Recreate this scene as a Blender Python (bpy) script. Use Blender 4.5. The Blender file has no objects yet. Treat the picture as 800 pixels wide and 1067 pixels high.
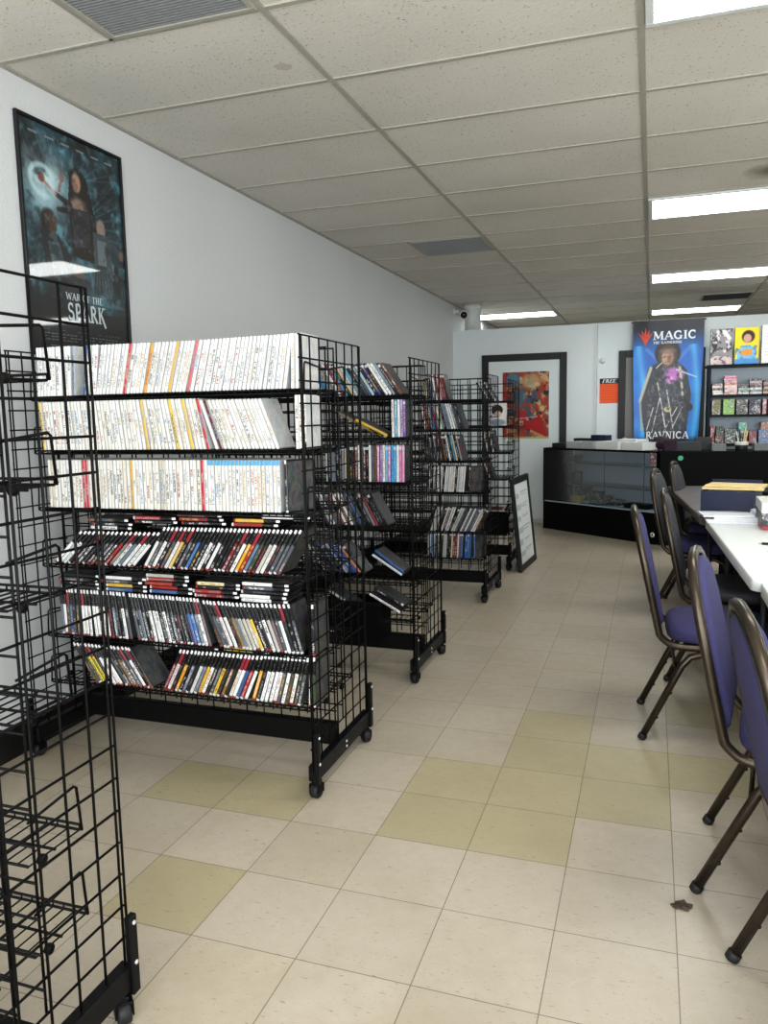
import bpy, bmesh, math, random
import numpy as np
from mathutils import Vector, Matrix
random.seed(7); rng = np.random.default_rng(7)
COL = bpy.context.scene.collection
PI = math.pi

# ------------------------------------------------------------------ materials
def s2l(c):
    return tuple(((v/12.92) if v <= .04045 else ((v+.055)/1.055)**2.4) for v in c[:3])
def hexc(h):
    return s2l(tuple(int(h[i:i+2], 16)/255 for i in (0, 2, 4)))
class N:
    """small node-tree helper"""
    def __init__(s, name):
        s.m = bpy.data.materials.new(name); s.m.use_nodes = True
        s.t = s.m.node_tree; s.b = s.t.nodes['Principled BSDF']
    def new(s, kind, **kw):
        n = s.t.nodes.new(kind)
        for k, v in kw.items():
            if hasattr(n, k) and not (k in n.inputs): setattr(n, k, v)
            else: s.put(n, k, v)
        return n
    def put(s, n, k, v):
        i = n.inputs[k]
        if isinstance(v, bpy.types.NodeSocket): s.t.links.new(v, i)
        else: i.default_value = v
    def math(s, op, a, b=0., c=0.):
        n = s.t.nodes.new('ShaderNodeMath'); n.operation = op
        for k, v in enumerate((a, b, c)): s.put(n, k, v)
        return n.outputs[0]
    def mix(s, f, a, b):
        n = s.t.nodes.new('ShaderNodeMix'); n.data_type = 'RGBA'
        for k, v in ((0, f), (6, a), (7, b)):
            if isinstance(v, tuple) and len(v) == 3: v = (*v, 1)
            s.put(n, k, v)
        return n.outputs[2]
    def noise(s, vec, scale, detail=2., rough=.5):
        n = s.new('ShaderNodeTexNoise', Scale=scale, Detail=detail, Roughness=rough)
        if vec is not None: s.put(n, 'Vector', vec)
        return n
    def ramp(s, f, stops):
        n = s.t.nodes.new('ShaderNodeValToRGB'); s.put(n, 0, f)
        e = n.color_ramp.elements
        while len(e) < len(stops): e.new(.5)
        for el, (p, c) in zip(e, stops): el.position = p; el.color = (*c[:3], 1)
        return n.outputs[0]
    def bump(s, h, strength, dist=.01):
        n = s.new('ShaderNodeBump', Strength=strength, Distance=dist, Height=h)
        s.put(s.b, 'Normal', n.outputs[0])
    def set(s, **kw):
        for k, v in kw.items():
            k = k.replace('_', ' ')
            if isinstance(v, tuple) and len(v) == 3: v = (*v, 1)
            s.put(s.b, k, v)
        return s
def plain(name, col, rough=.5, metal=0., var=.12, bump=0., scale=40., coat=0.):
    n = N(name); tc = n.new('ShaderNodeTexCoord').outputs['Object']
    no = n.noise(tc, scale, 3).outputs[0]
    a = tuple(c*(1-var) for c in col); b = tuple(min(1, c*(1+var)) for c in col)
    n.set(Base_Color=n.ramp(no, [(.3, a), (.7, b)]), Roughness=rough, Metallic=metal, Coat_Weight=coat)
    if bump: n.bump(no, bump, .004)
    return n.m
M = {}
M['black_wire'] = plain('black_powder_coat', (.0035, .0035, .004), .5)
M['black_metal'] = plain('black_painted_steel', (.0045, .0045, .005), .45)
for k_ in ('black_wire', 'black_metal'): M[k_].node_tree.nodes['Principled BSDF'].inputs['Specular IOR Level'].default_value = .22
M['rubber'] = plain('black_rubber', (.010, .010, .011), .6)
M['bolt'] = plain('zinc_bolt', (.7, .7, .7), .35, .6)
M['bronze'] = plain('bronze_tube', hexc('4a4239'), .3, .75, .1)
M['purple'] = plain('purple_fabric', hexc('3b385f'), .85, 0, .18, .25, 260)
M['foot'] = plain('black_foot_cap', (.012, .012, .012), .6)
M['table_white'] = plain('white_moulded_plastic', hexc('e3e7e6'), .45, 0, .03, .05, 300)
M['table_brown'] = plain('brown_laminate', hexc('6d645c'), .3, 0, .15, 0, 8)
M['dark_sheet'] = plain('black_sheet', (.004, .004, .0045), .95, 0, .2, .2, 90)
M['black_laminate'] = plain('black_laminate', (.0025, .0025, .003), .6, 0, .1); M['black_laminate'].node_tree.nodes['Principled BSDF'].inputs['Specular IOR Level'].default_value = .15
M['black_trim'] = plain('black_trim_paint', (.010, .010, .011), .45)
M['white_paint'] = plain('white_trim_paint', hexc('d6dad9'), .5, 0, .03)
M['grey_door'] = plain('grey_door_paint', hexc('8e8c88'), .55, 0, .04)
M['grey_panel'] = plain('pale_grey_panel', hexc('d3e0ea'), .6, 0, .03)
M['white_plastic'] = plain('white_plastic', hexc('e2e2df'), .4, 0, .03)
M['lens'] = plain('dark_lens', (.004, .004, .005), .1)
M['paper'] = plain('white_paper', hexc('dfe1e6'), .7, 0, .04)
M['manila'] = plain('manila_card', hexc('dcc58c'), .6, 0, .06)
M['navy'] = plain('navy_board', hexc('1b2440'), .5, 0, .1)
M['grey'] = plain('grey_plastic', hexc('777a7c'), .5)
M['darkgrey'] = plain('charcoal_plastic', hexc('26272a'), .5)
M['dried'] = plain('dried_scrap', hexc('4d4238'), .9, 0, .4, .5, 80)
M['steel'] = plain('brushed_steel', (.55, .55, .55), .3, .9)
M['plum'] = plain('plum_fabric', hexc('3d2c38'), .9, 0, .5, .6, 60)
M['yellow'] = plain('yellow_card', hexc('d0bf38'), .6)
M['orange'] = plain('orange_paper', hexc('f2622c'), .7, 0, .05)
M['lettering_white'] = plain('white_print', hexc('eef1f3'), .5, 0, .02)
M['lettering_grey'] = plain('silver_print', hexc('c3cdd0'), .5, 0, .08)
M['lettering_dark'] = plain('dark_print', (.02, .02, .02), .6)
M['lettering_orange'] = plain('orange_red_print', hexc('e0553a'), .5, 0, .1)
M['ring_white'] = plain('white_sticker', hexc('e8e8e8'), .5)
M['green'] = plain('green_sticker', hexc('4fb183'), .5)
M['tee'] = plain('ceiling_tee_paint', hexc('a9a59b'), .55, 0, .05)
M['vent'] = plain('grey_vent_paint', hexc('8d8f8f'), .5, 0, .06)

def wall_mat(name, col):
    n = N(name); tc = n.new('ShaderNodeTexCoord').outputs['Object']
    v = n.noise(tc, 70, 4, .6).outputs[0]
    w = n.noise(tc, .9, 2).outputs[0]
    n.set(Base_Color=n.ramp(w, [(.3, tuple(c*.94 for c in col)), (.7, col)]), Roughness=.75)
    n.bump(v, .35, .006); return n.m
M['wall_white'] = wall_mat('stippled_white_wall', hexc('d8dadb'))
M['wall_back'] = wall_mat('cool_white_wall', hexc('e2e9ea'))

def ceiling_mat():
    n = N('mineral_fibre_tile'); tc = n.new('ShaderNodeTexCoord').outputs['Object']
    pits = n.new('ShaderNodeTexVoronoi', Scale=55.); n.put(pits, 'Vector', tc)
    sp = n.noise(tc, 60, 3, .7).outputs[0]
    big = n.noise(tc, 1.2, 3).outputs[0]
    pit = n.math('MULTIPLY', n.math('LESS_THAN', pits.outputs['Distance'], .22), n.math('GREATER_THAN', sp, .52))
    base = n.ramp(big, [(.3, hexc('d0ccc3')), (.7, hexc('dbd7cf'))])
    # a water stain on one tile
    d = n.new('ShaderNodeVectorMath', operation='DISTANCE'); n.put(d, 0, tc); d.inputs[1].default_value = (-1.42, 3.0, 2.746)
    st = n.math('LESS_THAN', n.math('ADD', d.outputs['Value'], n.math('MULTIPLY', n.noise(tc, 25, 2).outputs[0], .05)), .06)
    c = n.mix(n.math('MULTIPLY', st, .3), base, hexc('8d7656'))
    d2 = n.new('ShaderNodeVectorMath', operation='DISTANCE'); n.put(d2, 0, tc); d2.inputs[1].default_value = (.66, 5.28, 2.746)
    st2 = n.math('SUBTRACT', 1., n.math('DIVIDE', n.math('ADD', d2.outputs['Value'], n.math('MULTIPLY', n.noise(tc, 9, 3).outputs[0], .12)), .26)); c = n.mix(n.math('MULTIPLY', n.math('MAXIMUM', st2, 0.), 1.3), c, hexc('5a4a35'))
    c = n.mix(n.math('MULTIPLY', pit, .55), c, hexc('6d675c'))
    n.set(Base_Color=c, Roughness=.9)
    n.bump(n.math('SUBTRACT', sp, pit), .4, .006); return n.m
M['ceiling'] = ceiling_mat()

def floor_mat():
    n = N('vinyl_composition_tile'); tc = n.new('ShaderNodeTexCoord').outputs['Object']
    at = n.new('ShaderNodeAttribute', attribute_name='Col').outputs['Color']
    sep = n.new('ShaderNodeSeparateXYZ', Vector=tc)
    j = None
    for ax in (0, 1):
        f = n.math('FRACT', n.math('DIVIDE', sep.outputs[ax], .3048))
        e = n.math('MINIMUM', f, n.math('SUBTRACT', 1., f))
        e = n.math('LESS_THAN', e, .0045)
        j = e if j is None else n.math('MAXIMUM', j, e)
    mott = n.noise(tc, 22, 5, .7).outputs[0]
    fl = n.noise(tc, 120, 3, .6).outputs[0]
    mp = n.new('ShaderNodeMapping', Vector=tc); mp.inputs['Rotation'].default_value = (0, 0, .7); mp.inputs['Scale'].default_value = (30, 130, 1)
    sc = n.noise(mp.outputs[0], 1., 3, .6).outputs[0]
    c = n.mix(n.math('MULTIPLY', n.ramp(mott, [(.4, (0, 0, 0)), (.75, (1, 1, 1))]), .3), at, hexc('a89c84'))
    c = n.mix(n.ramp(sc, [(.64, (0, 0, 0)), (.70, (.6, .6, .6))]), c, hexc('76694f'))
    c = n.mix(n.ramp(fl, [(.62, (0, 0, 0)), (.72, (.5, .5, .5))]), c, hexc('8a7c60'))
    scuff = n.noise(tc, 2.2, 4, .7).outputs[0]
    c = n.mix(n.ramp(scuff, [(.45, (0, 0, 0)), (.75, (.4, .4, .4))]), c, hexc('978a72'))
    c = n.mix(n.math('MULTIPLY', j, .75), c, hexc('5c5343'))
    n.set(Base_Color=c, Roughness=n.ramp(mott, [(.3, (.28,)*3), (.8, (.45,)*3)]), Specular_IOR_Level=.45)
    n.bump(n.math('SUBTRACT', n.math('MULTIPLY', mott, .15), j), .12, .003); return n.m
M['floor'] = floor_mat()

def glass_mat(name, tint=(.95, .97, .98), alpha=.12):
    n = N(name); t = n.t; out = t.nodes['Material Output']
    tr = n.new('ShaderNodeBsdfTransparent', Color=(*tint, 1)); gl = n.new('ShaderNodeBsdfGlossy', Roughness=.05)
    fr = n.new('ShaderNodeFresnel', IOR=1.45)
    mx = n.new('ShaderNodeMixShader'); n.put(mx, 0, fr.outputs[0]); n.put(mx, 1, tr.outputs[0]); n.put(mx, 2, gl.outputs[0])
    t.links.new(mx.outputs[0], out.inputs[0]); return n.m
M['glass'] = glass_mat('clear_glass')
def emit_mat(name, col, strength):
    n = N(name); n.set(Base_Color=(.9, .9, .9), Emission_Color=col, Emission_Strength=strength, Roughness=.4)
    tc = n.new('ShaderNodeTexCoord').outputs['Object']
    v = n.new('ShaderNodeTexVoronoi', Scale=60.); n.put(v, 'Vector', tc); n.bump(v.outputs[0], .1, .002)
    return n.m
M['lamp'] = emit_mat('prismatic_diffuser', (.97, 1, .98), 11.)
M['lamp_dim'] = emit_mat('unlit_diffuser', (.97, 1, .98), .0)

def case_mat(name, kind, cap=False):
    """printed plastic case: the spine is the face at local y=0, covers are the two x faces; obj.color tints the spine"""
    n = N(name); tcn = n.new('ShaderNodeTexCoord'); tc = tcn.outputs['Object']
    oi = n.new('ShaderNodeObjectInfo'); rnd = oi.outputs['Random']
    sep = n.new('ShaderNodeSeparateXYZ', Vector=tc); x, y, z = sep.outputs
    nx = n.new('ShaderNodeSeparateXYZ', Vector=tcn.outputs['Normal']).outputs
    cover = n.math('GREATER_THAN', n.math('ABSOLUTE', nx[0]), .6)
    spine = n.math('LESS_THAN', nx[1], -.6)
    r100 = n.math('MULTIPLY', rnd, 97.)
    def vec(sx, sy, sz):
        c = n.new('ShaderNodeCombineXYZ')
        n.put(c, 0, n.math('MULTIPLY_ADD', x, sx, r100)); n.put(c, 1, n.math('MULTIPLY_ADD', y, sy, r100)); n.put(c, 2, n.math('MULTIPLY_ADD', z, sz, r100))
        return c.outputs[0]
    txt = n.noise(vec(150, 0, 210), 1., 2, .6).outputs[0]
    blk = n.noise(vec(0, 0, 19), 1., 1).outputs[0]
    mid = n.math('MULTIPLY', n.math('GREATER_THAN', x, .0035), n.math('LESS_THAN', x, .0108))
    def band(lo, hi): return n.math('MULTIPLY', n.math('GREATER_THAN', z, lo), n.math('LESS_THAN', z, hi))
    hue = n.math('FRACT', n.math('MULTIPLY', rnd, 13.7))
    art = n.noise(vec(0, 22, 18), 1., 4, .6).outputs['Color']
    if kind == 'white':
        tcol = n.ramp(hue, [(0., hexc('8d8f96')), (.25, hexc('b9a184')), (.45, hexc('5d6064')), (.62, hexc('a3a7ac')), (.78, hexc('ab5f58')), (.9, hexc('6d8fb0'))])
        for e in n.t.nodes:
            if e.type == 'VALTORGB' and e.outputs[0] == tcol: e.color_ramp.interpolation = 'CONSTANT'
        tm = n.math('MULTIPLY', n.math('MULTIPLY', mid, n.math('GREATER_THAN', txt, .47)), n.math('MULTIPLY', band(.025, .155), n.math('GREATER_THAN', blk, .47)))
        col = n.mix(n.math('MULTIPLY', tm, .9), oi.outputs['Color'], tcol)
        col = n.mix(n.math('MULTIPLY', n.math('MULTIPLY', mid, n.math('GREATER_THAN', txt, .53)), n.math('MULTIPLY', band(.165, .178), .35)), col, hexc('9aa0a6'))
        shell = hexc('cfcfcd')
        if cap: col = n.mix(n.math('GREATER_THAN', z, .170), col, hexc('5aa3cc'))
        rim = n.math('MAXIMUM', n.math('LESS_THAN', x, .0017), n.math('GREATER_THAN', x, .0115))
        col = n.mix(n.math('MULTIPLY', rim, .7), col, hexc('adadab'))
    else:
        tcol = n.ramp(hue, [(0., hexc('d8d8d6')), (.35, hexc('15161a')), (.6, hexc('f0f0f0')), (.86, hexc('9a3a35')), (.93, hexc('c2a752'))])
        tm = n.math('MULTIPLY', n.math('MULTIPLY', mid, n.math('GREATER_THAN', txt, .5)), n.math('MULTIPLY', band(.014, .118), n.math('GREATER_THAN', blk, .45)))
        if kind == 'black':
            col = n.mix(n.math('MULTIPLY', tm, .85), oi.outputs['Color'], tcol)
            head = n.mix(n.math('MULTIPLY', n.math('MULTIPLY', mid, n.math('GREATER_THAN', txt, .58)), .45), hexc('101012'), hexc('8b8b8b'))
            head = n.mix(n.math('GREATER_THAN', n.math('FRACT', n.math('MULTIPLY', rnd, 31.3)), .90), head, hexc('8c2f3a'))
            col = n.mix(n.math('GREATER_THAN', z, .125), col, head)
            col = n.mix(n.math('MULTIPLY', n.math('GREATER_THAN', z, .175), n.math('MULTIPLY', n.math('GREATER_THAN', x, .0022), n.math('LESS_THAN', x, .0112))), col, hexc('ebebeb'))
            col = n.mix(n.math('LESS_THAN', z, .010), col, n.mix(n.math('GREATER_THAN', hue, .5), hexc('cfcfcf'), hexc('8f3b36')))
        else:
            tm = n.math('MULTIPLY', n.math('MULTIPLY', mid, n.math('GREATER_THAN', txt, .5)), n.math('MULTIPLY', band(.02, .17), n.math('GREATER_THAN', blk, .45)))
            col = n.mix(n.math('MULTIPLY', tm, .8), oi.outputs['Color'], tcol)
            col = n.mix(n.math('MULTIPLY', band(.165, .18), n.math('GREATER_THAN', hue, .4)), col, hexc('cccccc'))
        shell = hexc('141416')
    sh = n.mix(spine, shell, col)
    artc = n.ramp(n.math('ADD', n.math('MULTIPLY', n.noise(vec(0, 24, 20), 1., 3, .6).outputs[0], 1.0), 0.), [(.25, hexc('1d2a3c')), (.42, hexc('54657a')), (.55, hexc('b9b4ab')), (.66, hexc('3a2f2f')), (.8, hexc('e6e6e6'))])
    artc = n.mix(.35, artc, art)
    artc = n.mix(.55, artc, hexc('e4e4e2')) if kind == 'white' else n.mix(.82, artc, hexc('0c0d10'))
    inner = n.math('MULTIPLY', n.math('MULTIPLY', n.math('GREATER_THAN', z, .006), n.math('LESS_THAN', z, .184)), n.math('MULTIPLY', n.math('GREATER_THAN', y, .006), n.math('LESS_THAN', y, .130)))
    col = n.mix(n.math('MULTIPLY', cover, inner), sh, artc)
    n.set(Base_Color=col, Roughness=.35, Coat_Weight=.1)
    return n.m
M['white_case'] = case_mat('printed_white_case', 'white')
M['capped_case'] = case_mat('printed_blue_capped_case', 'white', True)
M['black_case'] = case_mat('printed_black_case', 'black')
M['film_case'] = case_mat('printed_film_case', 'film')

def print_mat():
    n = N('printed_carton'); tcn = n.new('ShaderNodeTexCoord'); tc = tcn.outputs['Object']
    oi = n.new('ShaderNodeObjectInfo'); rnd = oi.outputs['Random']
    off = n.new('ShaderNodeVectorMath', operation='ADD'); n.put(off, 0, tc)
    cmb = n.new('ShaderNodeCombineXYZ'); r9 = n.math('MULTIPLY', rnd, 31.)
    for k in range(3): n.put(cmb, k, r9)
    n.put(off, 1, cmb.outputs[0])
    a = n.noise(off.outputs[0], 14, 3, .6).outputs[0]; b = n.noise(off.outputs[0], 60, 2).outputs[0]
    c = n.mix(n.ramp(a, [(.45, (0, 0, 0)), (.6, (.75, .75, .75))]), oi.outputs['Color'], n.ramp(n.math('FRACT', n.math('MULTIPLY', a, 7.)), [(0, hexc('2b2a2e')), (.4, hexc('d9d7d2')), (.7, hexc('7e6a6a')), (1, hexc('39506b'))]))
    c = n.mix(n.ramp(b, [(.58, (0, 0, 0)), (.64, (.6, .6, .6))]), c, hexc('e9e7e2'))
    n.set(Base_Color=c, Roughness=.4); return n.m
M['print'] = print_mat()
def paged_mat():
    n = N('stacked_page_edges'); tc = n.new('ShaderNodeTexCoord').outputs['Object']; oi = n.new('ShaderNodeObjectInfo')
    w = n.new('ShaderNodeTexWave', Scale=40., Distortion=.5, bands_direction='Z'); n.put(w, 'Vector', tc)
    n.set(Base_Color=n.mix(n.math('MULTIPLY', w.outputs['Fac'], .45), oi.outputs['Color'], hexc('37343a')), Roughness=.6); return n.m
M['pages'] = paged_mat()
def art_mat(name, rough=.4, coat=0., coat_rough=.05):
    n = N(name); at = n.new('ShaderNodeAttribute', attribute_name='Col').outputs['Color']
    n.set(Base_Color=at, Roughness=rough, Coat_Weight=coat, Coat_Roughness=coat_rough); return n.m
M['poster_gloss'] = art_mat('glossy_poster_print', .4, 1., .03)
M['art_matte'] = art_mat('matte_print', .55)
M['banner_vinyl'] = art_mat('vinyl_banner_print', .42, .15, .2)

# ------------------------------------------------------------------ mesh building
class MB:
    def __init__(s): s.v = []; s.f = []; s.mi = []; s.sm = []
    def add(s, vs, fs, mi=0, smooth=False):
        o = len(s.v); s.v += [tuple(v) for v in vs]
        for f in fs: s.f.append(tuple(i+o for i in f)); s.mi.append(mi); s.sm.append(smooth)
        return s
    def box(s, x0, x1, y0, y1, z0, z1, mi=0, c=0.):
        if c <= 0:
            vs = [(x, y, z) for z in (z0, z1) for y in (y0, y1) for x in (x0, x1)]
            return s.add(vs, [(0, 2, 3, 1), (4, 5, 7, 6), (0, 1, 5, 4), (2, 6, 7, 3), (0, 4, 6, 2), (1, 3, 7, 5)], mi)
        bm = bmesh.new()
        for X, sx in ((x0, 1), (x1, -1)):
            for Y, sy in ((y0, 1), (y1, -1)):
                for Z, sz in ((z0, 1), (z1, -1)):
                    bm.verts.new((X, Y+sy*c, Z+sz*c)); bm.verts.new((X+sx*c, Y, Z+sz*c)); bm.verts.new((X+sx*c, Y+sy*c, Z))
        bmesh.ops.convex_hull(bm, input=bm.verts)
        bmesh.ops.dissolve_limit(bm, angle_limit=.01, verts=bm.verts, edges=bm.edges)
        bm.normal_update(); return s.frombm(bm, mi)
    def frombm(s, bm, mi=0, smooth=False, mat=None):
        bm.verts.index_update()
        s.add([(mat @ v.co if mat else v.co) for v in bm.verts], [[v.index for v in f.verts] for f in bm.faces], mi, smooth); bm.free(); return s
    def sweep(s, pts, prof, closed=False, up=None, mi=0, smooth=True, cap=True):
        P = [Vector(p) for p in pts]; n = len(P); rings = []
        prev = None
        for i in range(n):
            a = P[i-1] if (i or closed) else P[i]; b = P[(i+1) % n] if (i < n-1 or closed) else P[i]
            t = (b-a).normalized()
            if up is not None: u = Vector(up)
            elif prev is None: u = Vector((0, 0, 1)) if abs(t.z) < .9 else Vector((1, 0, 0))
            else: u = prev
            sd = t.cross(u); 
            if sd.length < 1e-6: sd = t.cross(Vector((.3, .9, .1)))
            sd.normalize(); u = sd.cross(t).normalized(); prev = u
            k = 1.
            if (0 < i < n-1) or closed:
                d1 = (P[i]-P[i-1]).normalized(); d2 = (P[(i+1) % n]-P[i]).normalized(); cs = max(.3, math.sqrt(max(.05, (1+d1.dot(d2))/2))); k = 1/cs if cs > .6 else 1.2
            rings.append([P[i]+sd*(px*k if up is None else px)+u*py for px, py in prof])
        m = len(prof); vs = [v for r in rings for v in r]; fs = []
        for i in range(n if closed else n-1):
            a = i*m; b = ((i+1) % n)*m
            for k in range(m): fs.append((a+k, a+(k+1) % m, b+(k+1) % m, b+k))
        if cap and not closed: fs += [tuple(range(m))[::-1], tuple((n-1)*m+k for k in range(m))]
        return s.add(vs, fs, mi, smooth)
    def tube(s, pts, r, n=6, closed=False, mi=0, smooth=True):
        return s.sweep(pts, [(r*math.cos(2*PI*k/n), r*math.sin(2*PI*k/n)) for k in range(n)], closed, None, mi, smooth)
    def wire(s, a, b, r, mi=0):   # thin straight wire, five sided
        return s.tube([a, b], r, 5, False, mi, True)
    def lathe(s, c, axis, prof, n=20, mi=0, smooth=True):
        """prof = [(radius, height along axis)]"""
        ax = Vector(axis).normalized(); u = ax.orthogonal().normalized(); w = ax.cross(u); c = Vector(c)
        vs = []; fs = []
        for r, h in prof:
            for k in range(n):
                a = 2*PI*k/n; vs.append(c+ax*h+(u*math.cos(a)+w*math.sin(a))*r)
        for i in range(len(prof)-1):
            for k in range(n): fs.append((i*n+k, i*n+(k+1) % n, (i+1)*n+(k+1) % n, (i+1)*n+k))
        fs += [tuple(range(n))[::-1], tuple((len(prof)-1)*n+k for k in range(n))]
        return s.add(vs, fs, mi, smooth)
    def pad(s, outline, to3d, levels, mi=0):
        """rings of an outline: levels = [(inset scale, offset)], to3d(u, v, w)"""
        cu = sum(p[0] for p in outline)/len(outline); cv = sum(p[1] for p in outline)/len(outline); m = len(outline)
        vs = []; fs = []
        for k, off in levels:
            for u, v in outline: vs.append(to3d(cu+(u-cu)*k, cv+(v-cv)*k, off))
        for i in range(len(levels)-1):
            for k in range(m): fs.append((i*m+k, i*m+(k+1) % m, (i+1)*m+(k+1) % m, (i+1)*m+k))
        fs += [tuple(range(m))[::-1], tuple((len(levels)-1)*m+k for k in range(m))]
        return s.add(vs, fs, mi, True)
    def mesh(s, name, mats):
        me = bpy.data.meshes.new(name); me.from_pydata(s.v, [], s.f); me.validate()
        for m in mats: me.materials.append(m)
        if len(me.polygons) == len(s.f):
            me.polygons.foreach_set('material_index', s.mi); me.polygons.foreach_set('use_smooth', s.sm)
        bm = bmesh.new(); bm.from_mesh(me); bmesh.ops.recalc_face_normals(bm, faces=bm.faces); bm.to_mesh(me); bm.free()
        return me
    def build(s, name, mats, parent=None, loc=(0, 0, 0)):
        if not isinstance(mats, (list, tuple)): mats = [mats]
        return link(name, s.mesh(name, mats), parent, loc)
def link(name, me, parent=None, loc=(0, 0, 0)):
    o = bpy.data.objects.new(name, me); COL.objects.link(o); o.location = loc
    if parent is not None: o.parent = parent
    return o
def tag(o, label, cat, group=None):
    o['label'] = label; o['category'] = cat
    if group: o['group'] = group
    return o
def thing(name, label, cat, loc=(0, 0, 0), rz=0., group=None):
    o = bpy.data.objects.new(name, None); COL.objects.link(o); o.location = loc; o.rotation_euler = (0, 0, rz); o.empty_display_size = .1
    return tag(o, label, cat, group)
def struct(o): o['kind'] = 'structure'; return o
KIDS = {}
def kids(o): return [c for c in bpy.data.objects if c.parent == o]
def dup(root, loc, rz, label, group=None):
    def rec(o, par):
        c = o.copy(); COL.objects.link(c)
        if par is not None: c.parent = par
        for k in kids(o): rec(k, c)
        return c
    src = kids(root)
    r = root.copy(); COL.objects.link(r); r.location = loc; r.rotation_euler = (0, 0, rz); r['label'] = label
    if group: r['group'] = group
    for k in src: rec(k, r)
    return r
def ordn(i):
    return '%d%s' % (i, 'th' if 10 <= i % 100 <= 20 else {1: 'st', 2: 'nd', 3: 'rd'}.get(i % 10, 'th'))

# ------------------------------------------------------------------ painted flat prints (vertex colours on a fine grid)
class Art:
    def __init__(s, w, h, bg):
        s.w, s.h = w, h; s.u, s.v = np.meshgrid((np.arange(w)+.5)/w, (np.arange(h)+.5)/h); s.asp = h/w
        s.c = np.empty((h, w, 3)); s.c[:] = [int(bg[i:i+2], 16)/255 for i in (0, 2, 4)]
    def put(s, mask, col, a=1.):
        if isinstance(col, str): col = np.array([int(col[i:i+2], 16)/255 for i in (0, 2, 4)])
        m = (np.clip(mask, 0, 1)*a)[..., None]; s.c = s.c*(1-m)+np.asarray(col)*m
    def noise(s, scale, oct=3, seed=0):
        r = np.random.default_rng(seed); out = np.zeros((s.h, s.w)); amp = 1.; tot = 0.
        for o in range(oct):
            n = int(scale*2**o)+2; m = int(scale*2**o*s.asp)+2; g = r.random((m, n))
            x = s.u*(n-1.001); y = s.v*(m-1.001); xi = x.astype(int); yi = y.astype(int); fx = x-xi; fy = y-yi
            fx = fx*fx*(3-2*fx); fy = fy*fy*(3-2*fy)
            out += amp*((g[yi, xi]*(1-fx)+g[yi, xi+1]*fx)*(1-fy)+(g[yi+1, xi]*(1-fx)+g[yi+1, xi+1]*fx)*fy); tot += amp; amp *= .55
        return out/tot
    def ell(s, cx, cy, rx, ry, col, a=1., soft=.15, rot=0.):
        dx = (s.u-cx); dy = (s.v-cy)*s.asp
        c, sn = math.cos(rot), math.sin(rot); X = dx*c+dy*sn; Y = -dx*sn+dy*c
        s.put((1-np.sqrt((X/rx)**2+(Y/(ry*s.asp))**2))/soft+.5, col, a)
    def poly(s, pts, col, a=1.):
        ins = np.zeros((s.h, s.w), bool); n = len(pts)
        for i in range(n):
            x0, y0 = pts[i]; x1, y1 = pts[(i+1) % n]
            if y0 == y1: continue
            cnd = ((s.v > y0) != (s.v > y1)) & (s.u < (x1-x0)*(s.v-y0)/(y1-y0)+x0); ins ^= cnd
        s.put(ins.astype(float), col, a)
    def line(s, x0, y0, x1, y1, w, col, a=1., w1=None):
        dx, dy = x1-x0, (y1-y0)*s.asp; L = dx*dx+dy*dy+1e-9
        t = np.clip(((s.u-x0)*dx+(s.v-y0)*s.asp*dy)/L, 0, 1); d = np.hypot(s.u-x0-t*dx, (s.v-y0)*s.asp-t*dy)
        ww = w+(w1-w)*t if w1 is not None else w
        s.put((1-d/ww)*2.2, col, a)
    def mesh(s, name, width, height, to3d, mat):
        """to3d(x, z) -> 3-D point for print-plane coordinates in metres"""
        w, h = s.w, s.h; vs = [to3d(width*i/w, height*j/h) for j in range(h+1) for i in range(w+1)]
        fs = [(j*(w+1)+i, j*(w+1)+i+1, (j+1)*(w+1)+i+1, (j+1)*(w+1)+i) for j in range(h) for i in range(w)]
        me = bpy.data.meshes.new(name); me.from_pydata(vs, [], fs); me.materials.append(mat)
        lin = np.where(s.c <= .04045, s.c/12.92, ((np.clip(s.c, 0, 1)+.055)/1.055)**2.4)
        at = me.color_attributes.new('Col', 'FLOAT_COLOR', 'CORNER')
        d = np.ones((w*h, 4, 4)); d[:, :, :3] = lin.reshape(-1, 1, 3); at.data.foreach_set('color', d.ravel())
        me.polygons.foreach_set('use_smooth', [True]*len(fs))
        return me

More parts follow.
